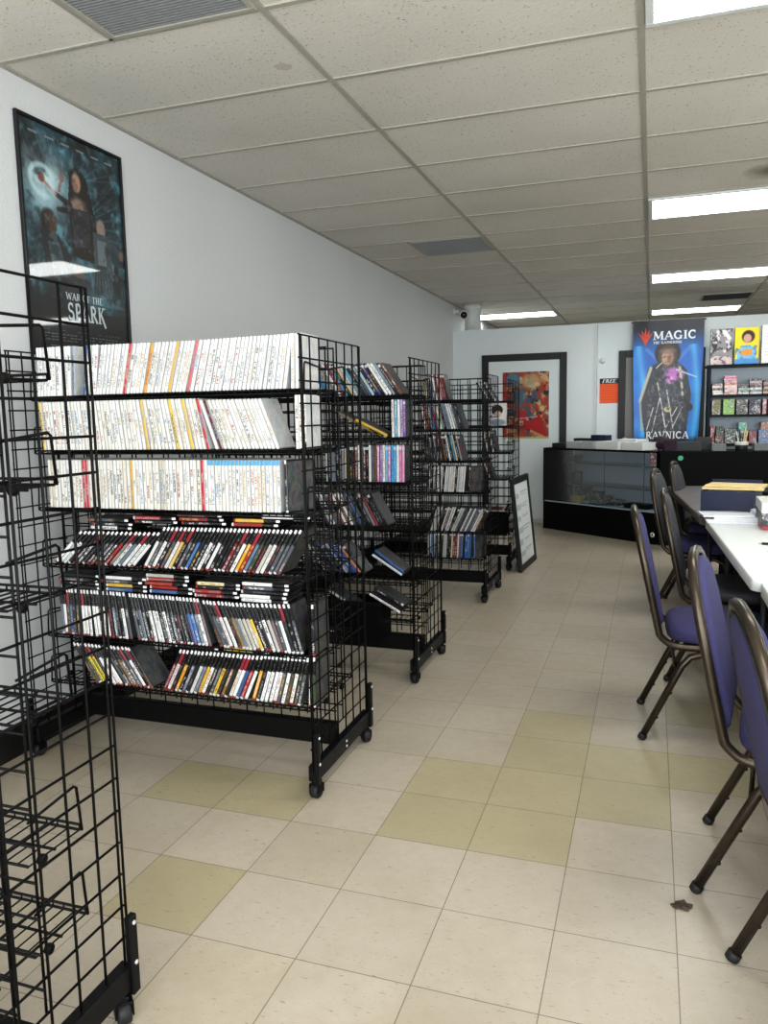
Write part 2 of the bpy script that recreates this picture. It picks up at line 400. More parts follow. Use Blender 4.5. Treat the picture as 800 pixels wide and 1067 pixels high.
# ------------------------------------------------------------------ serif lettering from strokes
def arc(cx, cy, rx, ry, a0, a1, w, n=12, taper=None):
    pts = []
    for i in range(n+1):
        t = a0+(a1-a0)*i/n; t = math.radians(t); pts.append((cx+rx*math.cos(t), cy+ry*math.sin(t)))
    return ('p', pts, w)
TH, TN, SF = .19, .09, .07
def ln(x0, y0, x1, y1, w): return ('p', [(x0, y0), (x1, y1)], w)
def sf(x, y, w=.34): return ('p', [(x-w/2, y), (x+w/2, y)], SF)
GL = {
 'A': (.86, [ln(.08, 0, .43, 1, TN), ln(.43, 1, .78, 0, TH), ln(.22, .33, .64, .33, TN), sf(.1, .03), sf(.76, .03)]),
 'C': (.80, [arc(.42, .5, .33, .45, 50, 310, TH), ln(.64, .98, .64, .68, SF), ln(.66, .3, .66, .1, SF)]),
 'F': (.66, [ln(.2, 0, .2, 1, TH), ln(.1, .96, .62, .96, TN), ln(.2, .53, .5, .53, TN), ln(.62, .98, .62, .76, SF), sf(.2, .03)]),
 'E': (.68, [ln(.2, 0, .2, 1, TH), ln(.1, .96, .62, .96, TN), ln(.2, .53, .5, .53, TN), ln(.1, .04, .64, .04, TN), ln(.62, .98, .62, .78, SF), ln(.64, .22, .64, .02, SF)]),
 'G': (.86, [arc(.43, .5, .34, .45, 50, 325, TH), ln(.66, .98, .66, .68, SF), ln(.7, .02, .7, .42, TH*.8), sf(.66, .43)]),
 'H': (.84, [ln(.2, 0, .2, 1, TH), ln(.66, 0, .66, 1, TH), ln(.2, .5, .66, .5, TN), sf(.2, .03), sf(.66, .03), sf(.2, .97), sf(.66, .97)]),
 'I': (.42, [ln(.21, 0, .21, 1, TH), sf(.21, .03), sf(.21, .97)]),
 'K': (.84, [ln(.2, 0, .2, 1, TH), ln(.22, .45, .68, 1, TN), ln(.36, .6, .84, -.22, TH), sf(.2, .03), sf(.2, .97), sf(.68, .97)]),
 'M': (1.06, [ln(.16, 0, .2, 1, TN), ln(.2, 1, .53, .12, TH), ln(.53, .12, .86, 1, TN), ln(.86, 1, .9, 0, TH), sf(.16, .03), sf(.9, .03), sf(.14, .97, .22), sf(.92, .97, .22)]),
 'N': (.88, [ln(.18, 0, .18, 1, TN), ln(.18, 1, .7, 0, TH), ln(.7, 0, .7, 1, TN), sf(.18, .03), sf(.7, .97), sf(.12, .97, .22)]),
 'O': (.86, [arc(.43, .5, .34, .46, 0, 360, TH*.85, 20)]),
 'P': (.70, [ln(.2, 0, .2, 1, TH), arc(.34, .72, .26, .25, 95, -95, TH*.85), ln(.14, .96, .36, .96, TN), ln(.2, .47, .36, .47, TN), sf(.2, .03)]),
 'R': (.82, [ln(.2, 0, .2, 1, TH), arc(.34, .74, .25, .23, 95, -95, TH*.85), ln(.14, .96, .36, .96, TN), ln(.2, .51, .36, .51, TN), ln(.4, .5, .76, 0, TH), sf(.2, .03), sf(.74, .03, .2)]),
 'S': (.66, [arc(.33, .73, .22, .22, 40, 270, TH*.8), arc(.33, .27, .24, .24, 90, -140, TH*.85), ln(.52, .98, .52, .74, SF), ln(.1, .26, .1, .04, SF)]),
 'T': (.72, [ln(.36, 0, .36, 1, TH), ln(.04, .95, .68, .95, TN), ln(.05, .98, .05, .76, SF), ln(.67, .98, .67, .76, SF), sf(.36, .03)]),
 'V': (.82, [ln(.06, 1, .42, 0, TH), ln(.42, 0, .76, 1, TN), sf(.08, .97), sf(.76, .97)]),
 'W': (1.16, [ln(.06, 1, .32, 0, TH), ln(.32, 0, .58, .9, TN), ln(.58, .9, .84, 0, TH), ln(.84, 0, 1.08, 1, TN), sf(.08, .97), sf(1.08, .97)]),
 ' ': (.4, []),
}
def text_width(t, h, sp=.04): return sum((GL[c][0]+sp)*h for c in t)
def lettering(mb, t, h, o, ex, ez, en, width=None, slant=0., sp=.04, mi=0, thick=.0012):
    """adds flat raised letters: o bottom-left, ex right, ez up, en out of the surface"""
    k = 1. if width is None else width/text_width(t, h, sp)
    o, ex, ez, en = Vector(o), Vector(ex), Vector(ez), Vector(en); x = 0.; lay = 0
    for ch in t:
        gw, strokes = GL[ch]
        for _, pts, w in strokes:
            lay = (lay+1) % 7; L = []; Rr = []; n = len(pts)
            for i, p in enumerate(pts):
                a = pts[max(0, i-1)]; b = pts[min(n-1, i+1)]
                dx, dy = b[0]-a[0], b[1]-a[1]; d = math.hypot(dx, dy) or 1; nx, ny = -dy/d*w/2, dx/d*w/2
                L.append((p[0]+nx, p[1]+ny)); Rr.append((p[0]-nx, p[1]-ny))
            vs = []
            for q in L+Rr:
                X = (x+q[0]*h)*k+slant*q[1]*h; Z = q[1]*h; vs.append(o+ex*X+ez*Z+en*(thick+lay*.00008))
            mb.add(vs, [(i, i+1, n+i+1, n+i) for i in range(n-1)], mi)
        x += (gw+sp)*h
    return mb

# ================================================================== SETTING
WX = -2.44                       # left wall
RX = 5.2                         # far right wall, outside the frame
YB, YF = 16.0, -1.7
CH = 2.746                       # ceiling height
def slab(name, x0, x1, y0, y1, z0, z1, mat): return struct(MB().box(x0, x1, y0, y1, z0, z1).build(name, mat))
# floor: one face per tile, tones in vertex colours
FX, FY, T = -1.1279, 1.6326, .3048
mbv, mbf, cols = [], [], []
YEL = {(-1, 0), (-1, 2), (1, 2), (2, 2), (1, 3), (2, 3), (3, 3), (2, 4), (3, 4), (4, 4), (2, 5), (-2, 2), (5, 5), (6, 4), (4, 6)}
i0, i1, j0, j1 = -5, 21, -16, 48
for j in range(j0, j1):
    for i in range(i0, i1):
        x, y = i*T, j*T; k = len(mbv)
        mbv += [(x, y, 0), (x+T, y, 0), (x+T, y+T, 0), (x, y+T, 0)]; mbf.append((k, k+1, k+2, k+3))
        base = np.array(hexc('afa588') if (i, j) in YEL else hexc('b9afa0')); base = base*(1+.08*(rng.random()-.5))
        if (i, j) not in YEL and rng.random() < .12: base = base*np.array([.97, .965, .93])
        cols += [(*base, 1)]*4
me = bpy.data.meshes.new('floor'); me.from_pydata(mbv, [], mbf); me.materials.append(M['floor'])
at = me.color_attributes.new('Col', 'FLOAT_COLOR', 'CORNER'); at.data.foreach_set('color', np.array(cols).ravel())
fl = struct(link('floor', me, None, (FX, FY, 0)))

CX, CY = -1.285, 3.170
struct(MB().box(WX-.1, RX+.1, YF, YB, CH, CH+.05).build('ceiling', M['ceiling']))
tb = MB()
for i in range(-1, 6):
    x = CX+1.2192*i
    if x < WX: x = WX+.012
    tb.box(x-.012, x+.012, YF, YB, CH-.006, CH+.001)
for j in range(-10, 22):
    y = CY+.6096*j
    if YF < y < YB: tb.box(WX, RX, y-.011, y+.011, CH-.005, CH+.001)
for x in (CX-.6096, ):
    for j in (-2, 5): tb.box(x-.011, x+.011, CY+.6096*j, CY+.6096*(j+1), CH-.005, CH+.001)
struct(tb.build('trim_1', M['tee']))
slab('wall_left', WX-.12, WX, YF, YB, 0, CH, M['wall_white'])
slab('wall_right', RX, RX+.12, YF, YB, 0, CH, M['wall_white'])
slab('wall_back', WX, RX, YB, YB+.12, 0, CH, M['wall_back'])
slab('baseboard_left', WX, WX+.012, YF, 9.95, 0, .134, M['black_trim'])
PY1, PY2 = 9.95, 10.3
slab('wall_partition', WX, -.66, PY1, PY1+.12, 0, 2.41, M['wall_back'])
slab('wall_partition_return', -.66-.12, -.66, PY1+.12, PY2, 0, 2.41, M['wall_back'])
slab('wall_partition_rear', -.66-.06, RX, PY2, PY2+.12, 0, 2.45, M['wall_back'])
slab('baseboard_back', WX+.012, -.66, PY1-.012, PY1, 0, .09, M['white_paint'])
slab('trim_2', -.672, -.648, PY1-.008, PY1+.12, .09, 2.41, M['white_paint'])
def door(idx, x0, x1, y, top, mat, fw=.085):
    f = MB().box(x0, x0+fw, y-.03, y-.001, 0, top, 0, .003).box(x1-fw, x1, y-.03, y-.001, 0, top, 0, .003).box(x0+fw, x1-fw, y-.03, y-.001, top-fw, top, 0, .003)
    o = struct(f.build('door_%d' % idx, M['black_trim']))
    MB().box(x0+fw, x1-fw, y-.014, y-.002, .01, top-fw).build('door_panel', mat, o)
    return o
d1 = door(1, -2.06, -1.0, PY1, 2.085, M['wall_back'])
d2 = door(2, -.40, .60, PY2, 2.095, M['grey_door'])
MB().lathe((-.31, PY2-.02, 1.0), (0, -1, 0), [(.03, 0), (.03, .008), (.012, .012), (.012, .04), (.028, .05), (.03, .065), (.018, .078)], 16).build('door_knob', M['steel'], d2)

# ------------------------------------------------------------------ ceiling lamps and vents
def ceiling_light(i, j, label, w=1.2192):
    x0, y0 = CX+1.2192*i, CY+.6096*j
    t = thing('ceiling_light', label, 'ceiling light', (x0+w/2, y0+.3048, CH), 0, 'fluorescent troffers in the drop ceiling')
    a, b = w/2-.014, .3048-.014
    f = MB(); e = .03
    for (xa, xb, ya, yb) in ((-a, a, -b, -b+e), (-a, a, b-e, b), (-a, -a+e, -b+e, b-e), (a-e, a, -b+e, b-e)): f.box(xa, xb, ya, yb, -.016, -.001, 0, .002)
    f.build('frame', M['white_paint'], t)
    g = MB().box(-a+e, a-e, -b+e, b-e, -.012, -.002)
    g.build('diffuser', M['lamp'], t)
    return t
for i, j, lab in ((1, -1, 'lit ceiling light panel nearest the camera, cut by the top edge'), (1, 4, 'large lit ceiling light panel, second from the near end of its row'),
                  (1, 9, 'lit ceiling light panel, third from the near end of its row'), (1, 14, 'small lit ceiling light panel over the blue banner'),
                  (-1, 13, 'lit ceiling light panel by the white pipe at the far wall')):
    ceiling_light(i, j, lab)
for i, j, lab in ((3, -1, 'lit ceiling light panel of the outer row at the near end'), (3, 4, 'lit ceiling light panel, second of the outer row'), (3, 9, 'lit ceiling light panel, third of the outer row'), (1, -6, 'lit ceiling light panel behind the camera')):
    ceiling_light(i, j, lab)
def vent(x, y, w, d, label, slats, mat):
    t = thing('ceiling_vent', label, 'vent', (x, y, CH), 0)
    a, b = w/2-.012, d/2-.012; f = MB(); e = .022
    for (xa, xb, ya, yb) in ((-a, a, -b, -b+e), (-a, a, b-e, b), (-a, -a+e, -b+e, b-e), (a-e, a, -b+e, b-e)): f.box(xa, xb, ya, yb, -.012, -.001, 0, .002)
    f.build('frame', M['tee'], t)
    MB().box(-a+e, a-e, -b+e, b-e, -.004, -.001).build('back_plate', mat, t)
    s = MB()
    for k in range(slats):
        yy = -b+e+(2*b-2*e)*(k+.5)/slats; s.box(-a+e, a-e, yy-.0025, yy+.0025, -.010, -.004)
    s.build('louvers', mat, t)
vent(CX-.3048, CY+.6096*-1.5, .6096, .6096, 'grey ceiling grille above the framed poster, cut by the top edge', 34, M['vent'])
vent(CX-.3048, CY+.6096*5.5, .6096, .6096, 'grey square ceiling grille halfway down the room', 30, M['vent'])
vent(CX+1.2192*1.75, CY+.6096*12.5, .6096, .6096, 'dark ceiling air vent between the two farthest light panels', 10, M['darkgrey'])
# white pipe and camera at the far corner
p = MB().lathe((-2.22, 10.13, 2.41), (0, 0, 1), [(.118, 0), (.118, .02), (.105, .025), (.105, .27), (.12, .275), (.12, .334)], 28)
tag(p.build('standing_pipe', M['white_paint']), 'white round pipe standing on top of the far partition', 'pipe')
t = thing('security_camera', 'small white security camera with black lens high on the corner wall', 'security camera', (WX, 10.0, 2.66))
MB().lathe((0, 0, 0), (1, 0, 0), [(.05, 0), (.05, .015), (.022, .02), (.022, .07)], 18).build('mount', M['white_plastic'], t)
b = MB().lathe((.10, .06, -.02), (.35, -.9, -.28), [(.035, -.02), (.052, 0), (.055, .05), (.055, .12), (.05, .13)], 20).build('body', M['white_plastic'], t)
MB().lathe(Vector((.10, .06, -.02))+Vector((.35, -.9, -.28)).normalized()*.128, (.35, -.9, -.28), [(.044, 0), (.042, .010), (.028, .022), (.01, .028)], 20).build('lens', M['lens'], t)

# ================================================================== GAME RACKS
RL, RD = 1.24, .56               # length along x, depth along y
PITCH = .0762
SHELF_Z = [1.455, 1.245, 1.018, .79, .50, .305]
def grid_mesh(w, z0, z1, r=.0031, double=.014):
    """wire grid in the local y-z plane, width w"""
    m = MB(); n = int(round((z1-z0)/PITCH))
    for k in range(n+1):
        z = z1-k*(z1-z0)/n; m.wire((0, -w/2, z), (0, w/2, z), r)
    nv = int(round(w/PITCH))
    for k in range(nv+1):
        y = -w/2+w*k/nv; m.wire((.0055, y, z0-.01), (.0055, y, z1), r)
    for y in (-w/2+double, w/2-double): m.wire((.0055, y, z0-.01), (.0055, y, z1), r)
    return m
def build_rack():
    t = thing('wire_rack', 'first', 'display rack', (0, 0, 0), 0)
    me = grid_mesh(RD, .112, 1.635).mesh('end_panel', [M['black_wire']])
    for x in (-RL/2, RL/2-.0055): link('end_panel', me, t, (x, 0, 0))
    # long middle panels
    for y in (-.034, .034):
        m = MB(); r = .003
        for k in range(19):
            z = 1.61-k*PITCH; m.wire((-RL/2+.008, y, z), (RL/2-.008, y, z), r)
        for k in range(17):
            x = -RL/2+.012+(RL-.024)*k/16; m.wire((x, y+math.copysign(.005, y), .185), (x, y+math.copysign(.005, y), 1.61), r)
        m.build('middle_panel', M['black_wire'], t)
    MB().box(-RL/2+.02, RL/2-.02, -.018, .018, .092, .180, 0, .004).build('base_beam', M['black_metal'], t)
    foot = MB().box(-.018, .018, -RD/2, RD/2, .068, .128, 0, .004)
    fm = foot.mesh('foot_beam', [M['black_metal']])
    pm = MB().box(-.008, .010, -.013, .013, .058, .248, 0, .003).mesh('corner_post', [M['black_metal']])
    bmm = MB().lathe((0, 0, 0), (1, 0, 0), [(.0055, 0), (.0055, .003), (.002, .0045)], 10).mesh('bolt', [M['bolt']])
    cm = MB().box(-.012, .012, -.016, .016, .046, .066, 0, .002).box(-.021, -.017, -.022, .016, .022, .052, 0, .001).box(.017, .021, -.022, .016, .022, .052, 0, .001).box(-.021, .021, -.018, .016, .046, .053, 0, .001).lathe((0, 0, .052), (0, 0, 1), [(.008, 0), (.008, .02)], 8).mesh('caster', [M['black_metal']])
    wm = MB().lathe((-.016, -.006, .0265), (1, 0, 0), [(.012, 0), (.023, .001), (.0262, .006), (.0262, .026), (.023, .031), (.012, .032)], 22).mesh('wheel', [M['rubber']])
    hub = MB()
    for sx in (-1, 1):
        x = sx*(RL/2+.002); f = link('foot_beam', fm, t, (x-sx*.004, 0, 0))
        def bolt(par, x, z):
            q = link('bolt', bmm, par, (x, 0, z)); q.rotation_euler = (0, 0, 0 if sx > 0 else PI)
        for z in (.088, .108): bolt(f, sx*.018, z)
        for sy in (-1, 1):
            c = link('corner_post', pm, t, (x+sx*.012, sy*(RD/2-.006), 0))
            for z in (.135, .232): bolt(c, .010 if sx > 0 else -.008, z)
            k = link('caster', cm, t, (x-sx*.002, sy*(RD/2-.03), 0)); k.rotation_euler = (0, 0, .5*sy+.3)
            link('wheel', wm, k)
    # wire shelves, six a side, each with a looped wire end guard
    for sy in (-1, 1):
        m = MB(); r = .0022; x0, x1 = -RL/2+.035, RL/2-.035
        ya, yb = sy*.046, sy*.192
        for y, z in ((ya, 0), (yb, 0), (yb, .012), ((ya+yb)/2, -.004)): m.wire((x0, y, z-.004), (x1, y, z-.004), .0032)
        n = 40
        for k in range(n+1):
            x = x0+(x1-x0)*k/n; m.tube([(x, ya, -.004), (x, yb, -.004), (x, yb, .008)], r, 4)
        sm = m.mesh('shelf', [M['black_wire']])
        gms = []
        for x in (x0-.006, x1+.006):
            g = MB(); g.tube([(x, yb, -.004), (x, yb-sy*.008, .096), (x, yb-sy*.016, .102), (x, ya, .088)], .0031, 6)
            g.lathe((x-.008, ya+sy*.03, -.004), (1, 0, 0), [(.006, 0), (.011, .003), (.011, .013), (.006, .016)], 10)
            gms.append(g.mesh('end_guard', [M['black_wire']]))
        for z in SHELF_Z:
            s = link('shelf', sm, t, (0, 0, z-.006)); [link('end_guard', q, s) for q in gms]
    return t
RXC = -1.73
RACK_Y = [1.08, 2.675, 3.92, 5.67, 6.86]
rack = build_rack(); rack.location = (RXC, RACK_Y[1], 0)
rack['label'] = 'black wire rack whose top three shelves hold white game cases'
rack['group'] = 'black wire racks on casters along the wall'
dup(rack, (RXC, RACK_Y[0], 0), 0, 'nearest black wire rack with empty shelves, cut by the picture edge')
dup(rack, (RXC, RACK_Y[2], 0), 0, 'black wire rack with a black bin on its bottom rail')
dup(rack, (RXC, RACK_Y[3], 0), 0, 'black wire rack just behind the one with the black bin')
dup(rack, (RXC-.03, RACK_Y[4], 0), 0, 'farthest black wire rack with the framed sign leaning on it')

# ------------------------------------------------------------------ disc cases
CT, CDp, CHh = .0146, .135, .19
def case_mesh(name, mat, d=CDp):
    m = MB().box(0, CT-.0014, 0, d, 0, CHh, 0, .0026)
    return m.mesh(name, [mat])
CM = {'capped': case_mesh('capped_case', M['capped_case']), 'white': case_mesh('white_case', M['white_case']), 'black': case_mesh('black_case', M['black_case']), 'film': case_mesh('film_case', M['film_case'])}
CAT = {'white': 'game case', 'capped': 'game case', 'black': 'game case', 'film': 'film case'}
def put_case(kind, loc, rot, col, label, group):
    o = link({'white': 'white_game_case', 'capped': 'white_game_case', 'black': 'black_game_case', 'film': 'film_case'}[kind], CM[kind], None, loc)
    o.rotation_euler = rot; o.color = (*hexc(col), 1)
    return tag(o, label, CAT[kind], group)
NAMES = {}
def colour_word(c):
    r, g, b = (int(c[i:i+2], 16)/255 for i in (0, 2, 4)); mx, mn = max(r, g, b), min(r, g, b)
    if mx-mn < .12: return 'white' if mx > .8 else 'grey' if mx > .32 else 'black'
    import colorsys
    h, s_, v = colorsys.rgb_to_hsv(r, g, b); h *= 360
    if s_ < .28 and v > .7: return 'cream' if 20 < h < 70 else 'pale blue' if 170 < h < 260 else 'pale'
    n = 'red' if h < 15 or h > 345 else 'brown' if h < 45 and v < .65 else 'orange' if h < 35 else 'yellow' if h < 70 else 'green' if h < 165 else 'blue' if h < 260 else 'purple' if h < 300 else 'pink'
    return ('dark ' if v < .4 else '')+n
def row(kind, y, z, segs, pal, where, group, special={}, cap_from=None):
    """segs: list of (x_start or None, x_end, lean0, lean1) in degrees, + leans to +x; cases touch but do not cross"""
    i = 0; x = None; pa = 0.
    for (xs, xe, l0, l1) in segs:
        if xs is not None: x = xs; pa = None
        start = x
        while True:
            f = min(1, max(0, (x-start)/max(.01, xe-start))); a = math.radians(l0+(l1-l0)*f)
            w = CT/math.cos(a)+.0002
            if x+w+max(0, math.sin(-a))*0 > xe: break
            if pa is not None:
                dl = math.sin(pa)-math.sin(a)       # cases that fan need extra room
                if dl > 0: x += CHh*dl+.0002
                elif pa < 0 and a > pa: pass
            i += 1
            c = special.get(i) or pal(i)
            yy = y+random.uniform(-.003, .003)
            cw = colour_word(c)
            lab = '%s %s case, %s from the wall on %s' % (cw+(' spined' if kind == 'white' else ''), 'film' if kind == 'film' else 'game', ordn(i), where)
            if a >= 0: loc = (x, yy, z+CT*math.sin(a)+.0005)
            else: loc = (x, yy, z+.0005)
            kd = kind
            if cap_from is not None and x > cap_from: kd = 'capped'; lab = 'blue capped white game case, %s from the wall on %s' % (ordn(i), where)
            put_case(kd, loc, (0, a, 0), c, lab, group)
            x += w; pa = a
    return i
def pick(cols, wts):
    def f(i): return random.choices(cols, wts)[0]
    return f
Y1 = RACK_Y[1]-.192             # spine line of the near rack
Z1 = SHELF_Z
SZ = .0025
white_pal = pick(['e9e9e8', 'e3e2df', 'e7e6e2', 'dcdcda', 'e5e2da'], [40, 25, 12, 10, 6])
wii = pick(['e7e7e3', 'e5e2db', 'e2ddd3', 'ded8cb'], [30, 25, 20, 18])
W_ = 'white console game cases on the near rack'
Xp = lambda px: -1.16-(312-px)*(1.125/270)      # picture column on the spine line -> x
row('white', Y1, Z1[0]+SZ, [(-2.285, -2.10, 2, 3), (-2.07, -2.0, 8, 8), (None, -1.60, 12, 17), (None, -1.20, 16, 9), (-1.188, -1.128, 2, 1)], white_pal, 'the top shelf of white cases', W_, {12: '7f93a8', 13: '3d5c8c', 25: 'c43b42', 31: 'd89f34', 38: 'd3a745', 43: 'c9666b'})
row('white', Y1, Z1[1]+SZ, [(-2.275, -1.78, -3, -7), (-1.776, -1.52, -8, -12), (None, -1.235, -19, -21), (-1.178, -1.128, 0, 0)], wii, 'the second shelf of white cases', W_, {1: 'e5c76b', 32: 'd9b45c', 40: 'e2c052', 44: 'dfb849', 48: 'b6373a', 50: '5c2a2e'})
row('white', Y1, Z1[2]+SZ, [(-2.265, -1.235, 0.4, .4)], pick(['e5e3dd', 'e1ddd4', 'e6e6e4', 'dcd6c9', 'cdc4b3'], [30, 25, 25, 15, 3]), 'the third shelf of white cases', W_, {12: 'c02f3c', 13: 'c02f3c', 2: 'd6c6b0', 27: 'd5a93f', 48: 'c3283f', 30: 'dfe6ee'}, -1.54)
# blue caps on the last cases of the third shelf are part of their print
blk = pick(['2a2b2f', '55585e', 'e6e6e4', 'd8d8d6', 'a03030', '3e5f8f', '8a6a3c', 'd3ad43', '3f4c3a', '7c3438', 'b9b4aa', '19191b', '6f7a88'], [22, 17, 16, 10, 3.5, 4, 3, 2, 3, 3.5, 7, 18, 8])
B_ = 'black console game cases on the near rack'
row('black', Y1, Z1[3]+SZ, [(-2.265, -1.86, 47, 44), (-1.84, -1.245, 33, 30)], blk, 'the fourth shelf down', B_, {1: 'eeeeec', 2: 'e4e4e2', 12: '9d3034', 29: '3c69a6', 32: 'e9e9e7', 41: 'd2a233', 43: '4d708f'})
row('black', Y1, Z1[4]+SZ, [(-2.25, -2.09, -1, -2), (-2.088, -1.90, -4, -8), (-1.885, -1.54, -11, -15), (-1.52, -1.30, -22, -22), (None, -1.165, -21, -14), (-1.155, -1.125, 0, 0)], blk, 'the fifth shelf down', B_, {8: 'eaeae8', 9: 'e6e6e4', 10: 'ececea', 11: 'e8e8e6', 12: 'eeeeec', 27: 'e6e6e4', 28: 'ededeb', 38: '3f6cab', 39: '4a73b0', 54: 'd4b13f'})
row('black', Y1, Z1[5]+SZ, [(-2.10, -1.805, -33, -33), (-1.785, -1.40, 27, 24), (None, -1.19, 19, 13), (-1.16, -1.13, 2, 2)], blk, 'the bottom shelf of the near rack', B_, {3: 'd8c93c', 4: 'cfb53a', 20: 'd79a35', 37: 'b83535', 39: 'd9a02e', 41: 'ebebe9', 42: 'e8e8e6', 43: 'eeeeec', 44: 'e9e9e7', 46: 'ededeb', 48: 'e4e4e2'})
# black cases lying in piles on top of the leaning ones
def pile(x, z, cols, where, group, tilt=0., kind='black', y=None, n0=0, jit=.012):
    k = len(cols)
    for i, c in enumerate(cols):
        zz = z+i*(CT+.0008)
        lab = '%s %s case, %s of %s' % (colour_word(c), 'film' if kind == 'film' else 'game', ('alone on top' if k == 1 else 'topmost' if i == k-1 else 'lowest' if i == 0 else ordn(i+1)+' up'), where)
        flip = random.random() < .4
        xx = x+random.uniform(-jit, jit)
        # lay the case on its side: spine still faces the aisle
        a = math.radians(90+tilt)
        put_case(kind, (xx-CHh/2, (Y1+.004 if y is None else y)+random.uniform(-.004, .004), zz+CT), (0, a, 0), c, lab, group)
rb = lambda n: [blk(0) for _ in range(n)]
PG = 'black game cases lying in piles on the near rack'
z4, z5, z6 = .951, .694, .474
pile(-1.99, .938, ['e2e2e0', '2a2b2f', '55585e'], 'the pile over the fourth shelf nearest the wall', PG)
pile(-1.775, .966, ['2a2b2f', 'a03030'], 'the second pile over the fourth shelf', PG)
pile(-1.575, .966, ['2a2b2f', '7c3438', '28303c'], 'the third pile over the fourth shelf', PG)
pile(-1.355, .966, ['a03030', 'd3ad43'], 'the yellow topped pile, fourth shelf', PG)
pile(-1.225, .998, ['e6e6e4'], 'the fourth shelf end', PG, 0)
pile(-2.15, .694, ['2a2b2f', '19191b', '55585e', '2a2b2f'], 'the pile over the fifth shelf nearest the wall', PG)
pile(-1.94, .694, ['3e5f8f', 'd3ad43', '55585e', 'e2e2e0'], 'the white topped pile over the fifth shelf', PG)
pile(-1.735, .697, ['3e5f8f', 'a03030', '9b3a34', 'a4423c', 'b9b4aa'], 'the red pile over the fifth shelf', PG)
pile(-1.53, .693, ['7c3438', 'a03030', '2a2b2f', 'd9d1b0'], 'the cream topped pile over the fifth shelf', PG)
pile(-1.33, .685, ['e6e6e4', 'dededc', '2a2b2f', '55585e', 'e6e6e4'], 'the tallest pile over the fifth shelf', PG)
pile(-1.205, .762-.0146*0, ['3f7f72'], 'the green spined end of the fifth shelf', PG) if False else None
pile(-1.62, .487, ['2a2b2f'], 'the bottom shelf row, near rack', PG)
pile(-1.40, .492, ['c9b63c'], 'the aisle side bottom shelf row, near rack', PG)
# case showing its cover at the end of the third shelf
o = put_case('black', (-1.228, Y1+.004, Z1[2]+SZ+.001), (0, 0, math.radians(-24)), '20242a', 'dark game case turned to show its cover, ending the third shelf', B_)
# ---------------- film cases on the second and third rack
dv = pick(['e4e4e2', '26272b', '3a3d44', '56606e', '8e3434', '3f6fa5', 'c9b9a0', '6f4a36', 'b8b8b6', '1a1a1c', '84909c'], [10, 14, 11, 8, 6, 6, 6, 5, 10, 13, 7])
Y2 = RACK_Y[2]-.19
F2 = 'film cases on the rack with the black bin'; w2 = ' bin rack'
row('film', Y2, Z1[0]+SZ, [(-1.62, -1.16, -30, -34)], dv, 'the top shelf of the'+w2, F2, {4: '4a93b8', 5: 'c9a274', 9: '3f8fb0', 13: '58a6bc', 17: '9fc0d0', 19: '2b3f86', 21: 'd8d8d6', 22: 'e6e6e4'})
row('film', Y2, Z1[1]+SZ, [(-1.235, -1.16, 0, 0)], pick(['e9e9e7'], [1]), 'the second shelf of the'+w2, F2, {1: 'e2e6e8', 2: '6fa9c4', 3: 'e6e6e4', 4: 'b9a4cf', 5: '7d5f9c'})
row('film', Y2, Z1[2]+SZ, [(-1.60, -1.165, 0, 1)], dv, 'the third shelf of the'+w2, F2, {24: 'c08cc8', 25: '59a9d6', 26: '4f9fd0', 27: 'e2e8ec', 28: 'd58ab4', 29: 'd993bb', 20: 'c98fb0', 21: '9b7bb3', 22: 'e4e4e2', 23: '63b0d8'})
row('film', Y2, Z1[3]+SZ, [(-1.62, -1.245, -25, -29)], dv, 'the fourth shelf of the'+w2, F2, {})
row('film', Y2, Z1[4]+SZ+.035, [(-1.62, -1.37, -36, -40)], dv, 'the fifth shelf of the'+w2, F2, {8: '2c4f94', 9: '27457f', 10: '345fae', 11: 'c4785c'})
def lying(kind, x, y, z, deg, c, lab, grp, yaw=0.):
    return put_case(kind, (x, y, z), (0, math.radians(deg), yaw), c, lab, grp)
lying('film', -1.52, Y2, Z1[1]+SZ+.135, 118, '8a7a62', 'brown spined film case slumped on the second shelf above the bin rack', F2)
lying('film', -1.425, Y2-.004, Z1[1]+SZ+.099, 116, 'd8b62f', 'yellow spined film case lying tilted on the second shelf', F2)
lying('film', -1.43, Y2+.002, Z1[1]+SZ+.075, 112, '1f2024', 'black film case lying under the tilted yellow one', F2)
lying('film', -1.335, Y2-.003, Z1[4]+SZ+.17, 125, '2f5da0', 'blue spined film case lying tilted at the end of the fifth shelf', F2)
lying('film', -1.35, Y2-.003, Z1[4]+SZ+.148, 122, 'cfd6dc', 'white edged film case lying under the tilted blue one', F2)
lying('film', -1.37, Y2-.006, Z1[5]+SZ+.135, 118, 'e2e2e0', 'white spined film case lying tilted on the bottom shelf over the bin', F2)
lying('film', -1.345, Y2-.002, Z1[5]+SZ+.165, 117, '19191b', 'black film case lying on the white spined one over the bin', F2)
lying('film', -1.60, Y2-.002, Z1[5]+SZ+.14, 120, 'c9c9c6', 'grey spined film case lying tilted behind the near rack end', F2)
lying('film', -1.56, Y2, Z1[5]+SZ+.10, 116, '222327', 'black film case under the grey spined tilted one', F2)
